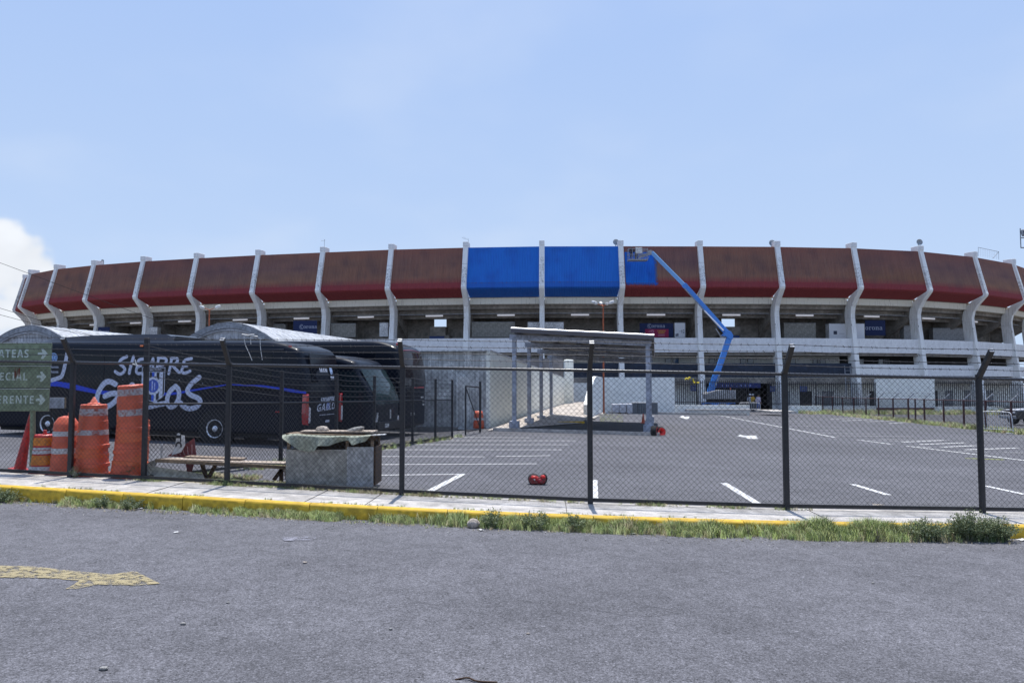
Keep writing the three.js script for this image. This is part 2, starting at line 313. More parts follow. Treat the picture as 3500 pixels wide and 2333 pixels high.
// ------------------------------------------------------------------ paint on the asphalt
const wornA = lattice(512, 150, 41), wornB = lattice(512, 14, 42);
function worn(color, cut) { return new THREE.MeshStandardMaterial({ map: (() => { const n = 512, d = new Uint8Array(n * n * 4); for (let i = 0; i < n * n; i++) { const a = wornA[i] * 0.55 + wornB[i] * 0.45; const sh = 0.85 + 0.3 * (wornA[(i * 3) % (n * n)] - 0.5); d[i * 4] = color[0] * sh; d[i * 4 + 1] = color[1] * sh; d[i * 4 + 2] = color[2] * sh; d[i * 4 + 3] = a > cut ? 255 : 0; } const t = new THREE.DataTexture(d, n, n); t.wrapS = t.wrapT = THREE.RepeatWrapping; t.magFilter = THREE.LinearFilter; t.colorSpace = THREE.SRGBColorSpace; t.needsUpdate = true; return t; })(), alphaTest: 0.5, roughness: 0.9 }); }
const fadedWhite = worn([200, 200, 206], 0.40), wornWhite = worn([232, 232, 232], 0.26), wornYellow = worn([176, 162, 124], 0.455); wornWhite.userData.tile = 0.55; wornYellow.userData.tile = 0.5;
function flat(pts, f, lift, seg = 1) { // polygon of picture points laid on the ground
  const P = pts.map(([x, y]) => onG(x, y, f)), tri = THREE.ShapeUtils.triangulateShape(P.map((p) => new THREE.Vector2(p.x, -p.z)), []);
  const g = raw(P.flatMap((p) => [p.x, f(p.x, -p.z) + lift, p.z]), P.flatMap((p) => [p.x, p.z]), tri.flat());
  const n = g.attributes.normal; for (let i = 0; i < n.count; i++) n.setXYZ(i, 0, 1, 0); return g;
}
function strip(a, b, w, f, lift) { // painted line of real width between two picture points
  const p = onG(...a, f), q = onG(...b, f), n = Math.max(2, Math.ceil(p.distanceTo(q) / 1.2)), t = q.clone().sub(p).setY(0).normalize(), s = V(-t.z, 0, t.x);
  return grid(n, 1, (u, v) => { const c = p.clone().lerp(q, u).addScaledVector(s, (v - 0.5) * w * (1 + 0.06 * fbm(u * n * 2, v * 9))); return [c.x, f(c.x, -c.z) + lift, c.z]; });
}
const roadF = (x) => roadY(x) + 0.002, lotF = (x, d) => gh(x, d) - 0.018;
single('road_arrow', flat([[-40, 1933], [110, 1936], [205, 1947], [300, 1957], [385, 1964], [420, 1958], [462, 1953], [505, 1975], [546, 1995], [470, 2001], [330, 1999], [260, 2013], [222, 2014], [250, 2000], [268, 1985], [150, 1976], [-40, 1974]], roadF, 0.006), wornYellow, 'worn yellow arrow painted on the near road, pointing right', 'road marking');
single('paint_smear', flat([[960, 1838], [1010, 1832], [1080, 1836], [1078, 1846], [1010, 1850], [970, 1848]], roadF, 0.006), worn([150, 150, 162], 0.52), 'faint pale smear on the near asphalt below the kerb', 'road marking');
const bays = [[[1560, 1494], [1815, 1496]], [[1480, 1506], [1971, 1506]], [[1345, 1519], [1948, 1520]], [[1280, 1537], [1920, 1537]], [[1275, 1560], [1655, 1561]], [[1695, 1560], [1880, 1557]], [[1275, 1588], [1835, 1585]], [[1272, 1624], [1580, 1621]]];
const bayNames = ['shortest, nearest the carport,', 'second from the carport', 'third from the carport', 'fourth from the carport', 'left half of the broken fifth', 'right half of the broken fifth', 'sixth from the carport', 'nearest, beside the grey box,'];
bays.forEach(([a, b], i) => single('bay_line', strip(a, b, 0.11, lotF, 0.006), i < 3 ? M.linePaint : wornWhite, bayNames[i] + ' white stall line left of the lot', 'line', 'white stall lines beside the grey box'));
single('bay_line', strip([1582, 1620], [1470, 1678], 0.13, lotF, 0.007), wornWhite, 'slanting white line that ends the nearest left stall, by the fence', 'line');
[[[2475, 1651], [2592, 1722], 'broad slanting white dash near the fence, left of the fifth post'], [[2915, 1655], [3037, 1692], 'slanting white dash between the two rightmost near fence posts'], [[3366, 1660], [3560, 1702], 'white dash behind the rightmost near fence post'], [[2030, 1640], [2031, 1706], 'short white dash right beside the fence post under the carport']].forEach(([a, b, l]) => single('stall_dash', strip(a, b, 0.13, lotF, 0.006), wornWhite, l, 'line'));
[[[2410, 1417], [2857, 1495], 'long white lane line running right from the lift, farthest part'], [[2934, 1503], [3048, 1518], 'middle piece of the long white lane line across the lot'], [[3100, 1524], [3540, 1578], 'nearest and longest piece of the white lane line at right']].forEach(([a, b, l]) => single('lane_line', strip(a, b, 0.15, lotF, 0.006), M.linePaint, l, 'line'));
[[[3085, 1511], [3225, 1505]], [[3145, 1519], [3300, 1513]], [[3220, 1528], [3335, 1523]], [[3300, 1537], [3480, 1531]], [[2840, 1432], [2950, 1428]], [[2880, 1438], [2990, 1433]], [[2960, 1441], [3060, 1437]], [[3040, 1447], [3130, 1441]]].forEach(([a, b], i) => single('stall_line', strip(a, b, 0.17, lotF, 0.008), M.linePaint, ['third white stall line from the right, by the far post fence', 'second white stall line from the right, by the far post fence', 'white stall line just left of the rightmost near post, by the far fence', 'white stall line passing behind the rightmost near post', 'farthest white stall line by the far post fence', 'second farthest white stall line by the far post fence', 'third farthest white stall line by the far post fence', 'fourth farthest white stall line by the far post fence'][i], 'line', 'stall lines beside the far fence'));
[[[2490, 1421], [2600, 1423]], [[2530, 1428], [2690, 1430]], [[2590, 1436], [2760, 1439]], [[2630, 1445], [2800, 1448]], [[2700, 1456], [2880, 1459]], [[2780, 1469], [2940, 1472]], [[2800, 1480], [3005, 1483]], [[2860, 1489], [3120, 1492]], [[2975, 1504], [3145, 1510]], [[3010, 1501], [3250, 1505]], [[3135, 1526], [3185, 1529]], [[3275, 1541], [3380, 1546]], [[3430, 1546], [3540, 1549]]].forEach(([a, b], i) => single('faded_line', strip(a, b, 0.16, lotF, 0.008), M.fadedPaint, 'faded white stall line in the middle of the lot', 'line', 'faded stall lines mid lot'));
single('lot_arrow', flat([[2321, 1425], [2336, 1420], [2341, 1424], [2358, 1424], [2352, 1433], [2333, 1428]], lotF, 0.006), M.linePaint, 'smaller white arrow painted on the lot, far, left of the lift', 'road marking');
single('lot_arrow', flat([[2520, 1491], [2532, 1485], [2546, 1489], [2584, 1488], [2593, 1500], [2560, 1499], [2540, 1493]], lotF, 0.006), M.linePaint, 'larger white arrow painted in the middle of the lot', 'road marking');
{ // fine hairline cracks in the near asphalt
  const crack = (pts, w) => { const P = pts.map(([x, y]) => onG(x, y, roadF)); const c = new THREE.CatmullRomCurve3(P), n = 60; return grid(n, 1, (u, v) => { const q = c.getPoint(u), t = c.getTangent(u), k = (v - 0.5) * w * (0.5 + 1.2 * Math.abs(fbm(u * 14, pts[0][0]))) , j = 0.03 * fbm(u * 22, pts[0][1], 2); return [q.x - t.z * k, roadF(q.x) + 0.005, q.z + t.x * k + j]; }); };
  single('road_crack', crack([[1880, 2098], [2020, 2084], [2180, 2106], [2360, 2094], [2520, 2110]], 0.006), std([0.05, 0.05, 0.052], 1), 'faint hairline crack in the near asphalt right of centre', 'crack');
  single('road_crack', crack([[260, 2150], [420, 2172], [640, 2160], [820, 2190]], 0.005), std([0.06, 0.06, 0.062], 1), 'faint hairline crack in the near asphalt at lower left', 'crack');
}
single('yellow_line', strip([3300, 1566], [3432, 1571], 0.22, lotF, 0.006), worn([168, 178, 72], 0.42), 'short worn greenish yellow line beside the rightmost fence post', 'line');
// ------------------------------------------------------------------ chain link fences
function wireMesh(A, B, y0, y1, w, r) { // diagonal wires of one bay; A, B on the ground
  const L = Math.hypot(B.x - A.x, B.z - A.z), h = y1 - y0, pos = [], idx = [];
  const P = (s, t, o) => { const k = s / L; return [lerp(A.x, B.x, k) + o[0], lerp(A.y, B.y, k) + y0 + t + o[1], lerp(A.z, B.z, k) + o[2]]; };
  const nx = -(B.z - A.z) / L, nz = (B.x - A.x) / L;
  const seg = (s0, t0, s1, t1, off) => {
    const base = pos.length / 3, dx = s1 - s0, dy = t1 - t0, l = Math.hypot(dx, dy) || 1, ux = -dy / l * r, uy = dx / l * r, tx = (B.x - A.x) / L, tz = (B.z - A.z) / L;
    for (const [s, t] of [[s0, t0], [s1, t1]]) for (const [a, b] of [[1, -0.6], [-1, -0.6], [0, 1.1]]) pos.push(...P(s, t, [ux * a * tx + nx * (b * r + off), uy * a, ux * a * tz + nz * (b * r + off)]));
    for (let k = 0; k < 3; k++) { const k2 = (k + 1) % 3; idx.push(base + k, base + k2, base + 3 + k, base + k2, base + 3 + k2, base + 3 + k); }
  };
  for (let s = -h; s < L; s += w) { // rising right
    let s0 = s, t0 = 0, s1 = s + h, t1 = h; if (s0 < 0) { t0 = -s0; s0 = 0; } if (s1 > L) { t1 = h - (s1 - L); s1 = L; } if (s1 > s0) seg(s0, t0, s1, t1, 0.003);
  }
  for (let s = 0; s < L + h; s += w) { let s0 = s, t0 = 0, s1 = s - h, t1 = h; if (s0 > L) { t0 = s0 - L; s0 = L; } if (s1 < 0) { t1 = h + s1; s1 = 0; } if (s0 > s1) seg(s0, t0, s1, t1, -0.003); }
  const g = raw(pos, new Array(pos.length / 3 * 2).fill(0), idx); return g;
}
function barbed(p, q, sag, step, r = 0.0045) {
  const out = [], n = 6; let prev = p;
  for (let i = 1; i <= n; i++) { const c = p.clone().lerp(q, i / n); c.y -= sag * 4 * (i / n) * (1 - i / n); out.push(cyl(prev, c, r, r, 4)); prev = c; }
  const L = p.distanceTo(q), m = Math.floor(L / step), t = q.clone().sub(p).normalize();
  for (let i = 0; i < m; i++) { const k = (i + rr(0.2, 0.8)) / m, c = p.clone().lerp(q, k); c.y -= sag * 4 * k * (1 - k); const a = rr(0, 3.14); for (const b of [a, a + 1.5]) { const d = V(t.x * 0.5, Math.cos(b), t.z * 0.5 + Math.sin(b)).normalize().multiplyScalar(0.022); out.push(cyl(c.clone().sub(d), c.clone().add(d), 0.003, 0.003, 3)); } }
  return out;
}
const FH = 2.0;
{
  const fence = thing('chain_link_fence', 'tall black chain link fence with barbed wire along the sidewalk, nearest the road', 'fence');
  const arm = V(0, 0.37, 0.34);
  const wear = [0, 1, 2, 3, 4, 5, 6, 7, 8, 9];
  fenceBase.forEach((b, i) => {
    const round = i === 7, r = round ? 0.044 : 0.037, top = b.clone().add(V(0, FH, 0));
    const post = part('post', round ? cyl(b.clone().add(V(0, -0.1, 0)), top.clone().add(V(0, 0.03, 0)), 0.046, 0.046, 16) : rbox(0.076, FH + 0.12, 0.076, 0.008, b.x, b.y + FH / 2 - 0.05, b.z), M.blackSteel, fence);
    part('post_arm', bar(top.clone().add(V(0, -0.03, 0)), top.clone().add(arm), 0.066, 0.06), M.blackSteel, post);
    const tip = top.clone().add(arm); part('arm_cap', rbox(0.072, 0.012, 0.07, 0.004, tip.x, tip.y + 0.006, tip.z, 0.75), M.galv, post);
    if (!i) return;
    const a = fenceBase[i - 1];
    part('top_rail', cyl(a.clone().add(V(0, FH - 0.03, 0)), top.clone().add(V(0, -0.03, 0)), 0.023, 0.023, 14), M.railSteel, fence);
    part('bottom_rail', bar(a.clone().add(V(0, 0.055, 0)), b.clone().add(V(0, 0.055, 0)), 0.035, 0.05), M.blackSteel, fence);
    const wm = part('wire_mesh', wireMesh(a.clone().add(V(0, 0, 0.036)), b.clone().add(V(0, 0, 0.036)), 0.06, FH + 0.005, 0.083, 0.0019), M.wire, fence); wm.userData.kind = 'stuff';
    for (const k of [0.22, 0.48, 0.74, 0.99]) { const o = V(0, 0, 0).copy(arm).multiplyScalar(k).add(V(0, FH + 0.02, 0.01)); part('barbed_wire', barbed(a.clone().add(o), b.clone().add(o), 0.012, 0.13), M.barb, fence); }
  });
}
// rags and string caught on the wire
{
  const pts = (l, z = 12.82) => l.map(([x, y]) => at(x, y, z));
  single('plastic_string', [tube(pts([[826, 1142], [845, 1145], [870, 1143], [860, 1147], [880, 1150]]), 0.012, 20, 5), tube(pts([[833, 1150], [838, 1178], [850, 1205], [861, 1232]]), 0.006, 20, 5), tube(pts([[888, 1152], [890, 1190], [896, 1230]]), 0.006, 16, 5), tube(pts([[855, 1150], [857, 1176]]), 0.006, 8, 5)], M.white, 'white plastic string hanging from barbed wire above the black bus', 'string');
  single('plastic_strip', [tube(pts([[461, 1228], [463, 1240], [466, 1247], [452, 1243]], 13.32), 0.011, 16, 5), tube(pts([[466, 1245], [469, 1252]], 13.32), 0.01, 6, 5)], M.white, 'scrap of white plastic knotted to the top rail over the bus lettering', 'plastic');
}
{ // second fence, running away from the near one beside the bus lot
  const L0 = V(-6.27, 0, -fenceD(-6.27) - 0.12), ds = [16.6, 18.9, 20.9, 23.4, 25.2, 26.7];
  const pos = [L0, ...ds.map((d) => V(-6 + 0.28 * (d - 12.5), 0, -d))].map((p) => V(p.x, gh(p.x, -p.z), p.z));
  const fence = thing('divider_fence', 'dark fence with barbed strands running back between buses and lot', 'fence');
  pos.forEach((b, i) => {
    const h = i ? 1.95 : 2.42;
    part('post', rbox(0.075, h + 0.1, 0.075, 0.007, b.x, b.y + h / 2 - 0.05, b.z), M.blackSteel, fence);
    if (!i) return; const a = pos[i - 1];
    part('rail', cyl(a.clone().add(V(0, 1.28, 0)), b.clone().add(V(0, 1.28, 0)), 0.02, 0.02, 8), M.blackSteel, fence);
    for (const k of [1.42, 1.55, 1.68, 1.81, 1.93]) part('barbed_wire', barbed(a.clone().add(V(0, i === 1 ? k + 0.35 : k, 0)), b.clone().add(V(0, k, 0)), 0.02, 0.3, 0.006), M.barb, fence);
    const wm = part('wire_mesh', wireMesh(a, b, 0.05, 1.28, 0.085, 0.0032), M.wire, fence); wm.userData.kind = 'stuff';
    part('ground_bar', bar(a.clone().add(V(0, 0.04, 0)), b.clone().add(V(0, 0.04, 0)), 0.05, 0.05), M.blackSteel, fence);
  });
  // gate frame standing open at its end
  const g0 = onG(1591, 1486), g1 = onG(1641, 1477); g0.y = gh(g0.x, -g0.z); g1.y = gh(g1.x, -g1.z);
  const gate = thing('fence_gate', 'open black tube gate leaf at the end of the divider fence', 'gate');
  part('gate_post', cyl(g1, g1.clone().add(V(0, 1.95, 0)), 0.045, 0.045, 10), M.blackSteel, gate);
  part('gate_frame', [cyl(g0, g0.clone().add(V(0, 1.75, 0)), 0.03, 0.03, 8), cyl(g0.clone().add(V(0, 1.75, 0)), g1.clone().add(V(0, 1.72, 0)), 0.025, 0.025, 8), cyl(g0.clone().add(V(0, 0.12, 0)), g1.clone().add(V(0, 0.12, 0)), 0.025, 0.025, 8)], M.blackSteel, gate);
  part('brace', cyl(g0.clone().add(V(0, 1.72, 0)), g1.clone().add(V(0, 0.15, 0)), 0.018, 0.018, 8), M.blackSteel, gate);
}
{ // far fence along the right of the lot, posts with bent tops
  const P = [[2789, 1405], [2814, 1410], [2847, 1413], [2882, 1417], [2920, 1421], [2962, 1426], [3005, 1430], [3055, 1436], [3107, 1442], [3162, 1447], [3228, 1454], [3297, 1462], [3372, 1471], [3460, 1478], [3560, 1489]].map(([x, y]) => onG(x, y));
  const fence = thing('post_fence', 'low far chain link fence with bent post tops along the lot edge', 'fence');
  P.forEach((b, i) => {
    const h = 1.62;
    const post = part('post', rbox(0.09, h, 0.09, 0.01, b.x, b.y + h / 2, b.z), M.postRed, fence);
    part('post_arm', bar(b.clone().add(V(0, h - 0.02, 0)), b.clone().add(V(0.38, h + 0.36, 0.1)), 0.06, 0.06), M.fascia, post);
    if (i === 8) part('gate_post', rbox(0.08, h, 0.08, 0.01, b.x + 0.28, b.y + h / 2, b.z + 0.4), M.postRed, fence);
    if (!i) return; const a = P[i - 1];
    part('rail', cyl(a.clone().add(V(0, h - 0.04, 0)), b.clone().add(V(0, h - 0.04, 0)), 0.024, 0.024, 6), M.postRed, fence);
    const wm = part('wire_mesh', wireMesh(a, b, 0.05, h - 0.05, 0.11, 0.003), M.wire, fence); wm.userData.kind = 'stuff';
    for (const k of [0.5, 1]) part('strand', cyl(a.clone().add(V(0.38 * k, h + 0.36 * k, 0.1 * k)), b.clone().add(V(0.38 * k, h + 0.36 * k, 0.1 * k)), 0.006, 0.006, 4), M.barb, fence);
  });
}
// ------------------------------------------------------------------ the stadium
const RING = [[-72.6, 125.5], [-72, 118.6], [-69.9, 112], [-66, 107.0], [-59.7, 102.3], [-52.9, 98.8], [-45.2, 95.7], [-37.7, 93.3], [-29.6, 91], [-21.6, 89.1], [-13.5, 87.2], [-5.1, 85.9], [3.25, 85.1], [11.85, 85], [20.5, 85.1], [29.05, 85.4], [37.8, 86.3], [46.3, 88.4], [54.8, 92.4], [62.9, 97.9], [69.8, 104.4], [75, 112.5]].map(([x, d]) => ({ x, d }));
const NR = RING.length, C0 = 13;
RING.forEach((p, i) => { const a = RING[Math.max(0, i - 1)], b = RING[Math.min(NR - 1, i + 1)], L = Math.hypot(b.x - a.x, b.d - a.d); p.nx = (b.d - a.d) / L; p.nd = -(b.x - a.x) / L; });
const SP = (i, r, y) => V(RING[i].x + RING[i].nx * r, y, -(RING[i].d + RING[i].nd * r));
function sweep(i, poly, s0 = 0.036, s1 = 0.964) { // polygon in (r, y) carried across bay i -> i+1
  const n = poly.length, pos = [], uv = [], idx = [];
  const at2 = (r, y, s) => SP(i, r, y).lerp(SP(i + 1, r, y), s);
  for (let k = 0; k < n; k++) { const [r0, y0] = poly[k], [r1, y1] = poly[(k + 1) % n], b = pos.length / 3; for (const [r, y, s] of [[r0, y0, s0], [r0, y0, s1], [r1, y1, s1], [r1, y1, s0]]) { const p = at2(r, y, s); pos.push(p.x, p.y, p.z); uv.push(s, y); } idx.push(b, b + 1, b + 2, b, b + 2, b + 3); }
  const tri = THREE.ShapeUtils.triangulateShape(poly.map(([r, y]) => new THREE.Vector2(r, y)), []);
  for (const s of [s0, s1]) { const b = pos.length / 3; for (const [r, y] of poly) { const p = at2(r, y, s); pos.push(p.x, p.y, p.z); uv.push(r, y); } for (const t of tri) idx.push(b + t[0], b + t[1], b + t[2]); }
  return raw(pos, uv, idx).toNonIndexed();
}
const rect = (r0, r1, y0, y1) => [[r0, y0], [r0, y1], [r1, y1], [r1, y0]];
const sheetProfile = [[-0.16, 16.5], [-0.12, 16.68], [0.02, 16.0], [0.95, 12.28], [0.98, 12.12], [0.86, 11.98], [-1.02, 11.2]];
const sheetLen = sheetProfile.reduce((a, p, i) => (a.push(i ? a[i - 1] + Math.hypot(p[0] - sheetProfile[i - 1][0], p[1] - sheetProfile[i - 1][1]) : 0), a), []);
function sheet(i) {
  const ribs = 44, nu = ribs * 4, T = sheetLen.at(-1);
  const g = grid(nu, sheetProfile.length - 1, (u, v) => {
    const k = Math.round(v * (sheetProfile.length - 1)), [r, y] = sheetProfile[k], q = Math.round(u * nu) % 4, rib = q < 2 ? 0.028 : 0, s = lerp(0.034, 0.966, u);
    const p = SP(i, r + rib, y).lerp(SP(i + 1, r + rib, y), s); return [p.x, p.y, p.z, u, 1 - sheetLen[k] / T];
  });
  const h = g.toNonIndexed(); h.computeVertexNormals(); h.userData.keepUV = true; return h;
}
const TL = sheetLen.at(-1), vOfY = (y) => { let i = 0; while (i < sheetProfile.length - 2 && y < sheetProfile[i + 1][1]) i++; const a = sheetProfile[i], b = sheetProfile[i + 1]; return (sheetLen[i] + (sheetLen[i + 1] - sheetLen[i]) * (y - a[1]) / (b[1] - a[1])) / TL; };
const vRed = vOfY(12.72);
function sheetTex(kind, sd) {
  let s = sd; const r = () => { s = (Math.imul(s, 1664525) + 1013904223) | 0; return (s >>> 0) / 4294967296; };
  return canvas(512, 384, (c, w, h) => {
    const col = { brown: ['#806056', '#7a5a52'], blue: ['#0a55cf', '#0a55cf'] };
    const tone = [['#82564b', '#80584a', '#8a5e4a'], ['#7a524c', '#77544e', '#88614e'], ['#845a4a', '#845b48', '#875c48'], ['#7c5048', '#7d5548', '#82583f'], ['#885e50', '#7a5850', '#8c644b']][sd % 5];
    const brown = () => {
      const g = c.createLinearGradient(0, 0, 0, h * vRed); g.addColorStop(0, tone[0]); g.addColorStop(0.5, tone[1]); g.addColorStop(0.85, tone[2]); g.addColorStop(1, '#893f39'); c.fillStyle = g; c.fillRect(0, 0, w, h);
      for (let k = 0; k < 900; k++) { c.fillStyle = r() < 0.5 ? 'rgba(70,48,46,0.07)' : 'rgba(150,112,96,0.06)'; c.fillRect(r() * w, r() * h * vRed, 1 + r() * 5, 20 + r() * 140); }
      for (let k = 0; k < 60; k++) { c.fillStyle = 'rgba(140,66,52,0.05)'; c.fillRect(0, r() * r() * h * 0.2, w, 3); }
      c.fillStyle = '#863235'; c.fillRect(0, h * vRed, w, h);
      for (let k = 0; k < 9; k++) { const x = r() * w; c.fillStyle = 'rgba(60,40,40,0.10)'; c.fillRect(x, h * r() * 0.3, 1.5, h * vRed * (0.3 + r() * 0.6)); } c.fillStyle = 'rgba(50,34,36,0.25)'; c.fillRect(0, h * vRed * 0.47, w, 1.2);
      for (let k = 0; k < 26; k++) { const g2 = c.createRadialGradient(0, 0, 0, 0, 0, 1); g2.addColorStop(0, r() < 0.5 ? 'rgba(66,50,60,0.20)' : 'rgba(150,100,76,0.14)'); g2.addColorStop(1, 'rgba(80,60,60,0)'); c.save(); c.translate(r() * w, r() * h * vRed); c.scale(30 + r() * 90, 20 + r() * 60); c.fillStyle = g2; c.fillRect(-1, -1, 2, 2); c.restore(); }
      for (let k = 0; k < 500; k++) { c.fillStyle = r() < 0.5 ? 'rgba(90,24,28,0.10)' : 'rgba(170,70,66,0.07)'; c.fillRect(r() * w, h * vRed + r() * h * (1 - vRed), 1 + r() * 6, 10 + r() * 70); }
    };
    const blueFill = (x0, x1, y0, y1) => {
      c.fillStyle = '#0067c0'; c.fillRect(x0, y0, x1 - x0, y1 - y0);
      for (let k = 0; k < 40; k++) { const g2 = c.createRadialGradient(0, 0, 0, 0, 0, 1); g2.addColorStop(0, r() < 0.55 ? 'rgba(0,52,130,0.22)' : 'rgba(20,118,215,0.16)'); g2.addColorStop(1, 'rgba(0,90,190,0)'); c.save(); c.beginPath(); c.rect(x0, y0, x1 - x0, y1 - y0); c.clip(); c.translate(x0 + r() * (x1 - x0), y0 + r() * (y1 - y0)); c.scale(14 + r() * 60, 20 + r() * 70); c.fillStyle = g2; c.fillRect(-1, -1, 2, 2); c.restore(); }
      for (let k = 0; k < 500; k++) { c.fillStyle = r() < 0.5 ? 'rgba(4,50,150,0.07)' : 'rgba(30,110,235,0.06)'; c.fillRect(x0 + r() * (x1 - x0 - 6), y0 + r() * (y1 - y0) * 0.9, 1 + r() * 5, Math.min(60, (y1 - y0) * 0.1 + r() * 20)); }
    };
    if (kind === 'brown') brown();
    if (kind === 'blue') { blueFill(0, w, 0, h); c.fillStyle = 'rgba(10,50,130,0.25)'; c.fillRect(0, h * vRed, w, h); for (let k = 0; k < 120; k++) { c.fillStyle = 'rgba(130,60,80,0.35)'; c.fillRect(r() * w, h * (vRed + 0.005 + r() * 0.012), 2 + r() * 12, 1.5); } }
    if (kind === 'part') {
      brown(); const e = w * 0.40;
      blueFill(w * 0.012, e, h * vOfY(16.0), h * vOfY(12.55));
      for (let k = 0; k < 900; k++) { const y = h * lerp(vOfY(16.0), vOfY(12.4), r()); c.fillStyle = 'rgba(10,85,185,0.16)'; c.fillRect(e - 3 + (r() * r()) * 26, y, 2 + r() * 3, 3 + r() * 12); }
      for (let k = 0; k < 500; k++) { c.fillStyle = 'rgba(10,85,185,0.22)'; c.fillRect(w * 0.012 + r() * (e + 12), h * (vOfY(12.55) + r() * r() * 0.035), 3 + r() * 6, 2 + r() * 5); }
      for (let k = 0; k < 160; k++) { c.fillStyle = 'rgba(10,85,185,0.2)'; c.fillRect(w * 0.012 + r() * e * 0.9, h * (vOfY(16.0) - r() * r() * 0.03), 3 + r() * 8, 4); }
    }
  });
}
const sheetMat = (k, s) => new THREE.MeshStandardMaterial({ map: sheetTex(k, s), roughness: k === 'blue' ? 0.62 : 0.8, side: THREE.DoubleSide });
const browns = [5, 76, 932, 1043, 209].map((k) => sheetMat('brown', k)), blueM = sheetMat('blue', 9), partM = sheetMat('part', 31);
function stainTex(kind, sd) {
  let q = sd; const r = () => { q = (Math.imul(q, 1664525) + 1013904223) | 0; return (q >>> 0) / 4294967296; };
  return canvas(kind === 'beam' ? 512 : 256, kind === 'beam' ? 64 : 1024, (c, w, h) => {
    c.fillStyle = kind === 'beam' ? '#e9e6dc' : '#f0f0ee'; c.fillRect(0, 0, w, h);
    if (kind === 'beam') { for (let k = 0; k < 70; k++) { const x = r() * w, l = r() * r() * h, t = r() < 0.6; c.fillStyle = `rgba(70,62,54,${0.05 + r() * 0.16})`; c.fillRect(x, t ? h - l : 0, 1 + r() * 3, l); } for (let k = 0; k < 3; k++) { c.fillStyle = 'rgba(60,56,52,0.35)'; c.fillRect(r() * w, 0, 1, h); } c.fillStyle = 'rgba(90,84,76,0.18)'; c.fillRect(0, h - 5, w, 5); }
    else {
      const Y = (y) => h * (1 - y / 18);
      for (let k = 0; k < 420; k++) { const y = 12.4 + r() * (2.1 + sd % 2), a = 0.04 + r() * 0.11; c.fillStyle = `rgba(92,92,90,${a})`; c.fillRect(r() * w, Y(y), 4 + r() * 34, 2 + r() * 9); }
      for (let k = 0; k < 160; k++) { const y = 7.8 + r() * 3.6; c.fillStyle = `rgba(112,98,80,${0.03 + r() * 0.09})`; c.fillRect(r() * w, Y(y), 3 + r() * 10, 8 + r() * 60); }
      for (let k = 0; k < 120; k++) { c.fillStyle = `rgba(100,96,90,${0.02 + r() * 0.06})`; c.fillRect(r() * w, Y(r() * 17), 2 + r() * 8, 10 + r() * 90); }
      c.fillStyle = 'rgba(60,60,62,0.5)'; c.fillRect(0, Y(14.5 + (sd % 3) * 0.15), w, 1.6); c.fillStyle = 'rgba(90,90,90,0.3)'; c.fillRect(0, Y(9.0), w, 1.2); c.fillStyle = 'rgba(40,40,40,0.6)'; c.beginPath(); c.arc(w * 0.5, Y(8.3), 5, 0, 7); c.fill();
    }
  });
}
const colMats = [3, 8, 14].map((k) => std([0.93, 0.93, 0.92], 0.88, { map: stainTex('column', k), bumpMap: concreteBump, bumpScale: 0.006 })), beamMats = [4, 21, 37].map((k) => std([0.93, 0.92, 0.87], 0.9, { map: stainTex('beam', k) }));
const tubeMat = std([0.8, 0.8, 0.82], 0.5, { emissive: lin(0.9, 0.9, 1), emissiveIntensity: 0.22 });
const stadium = thing('stadium', 'large oval stadium with white bent columns and brown cladding, two bays freshly painted blue', 'stadium');
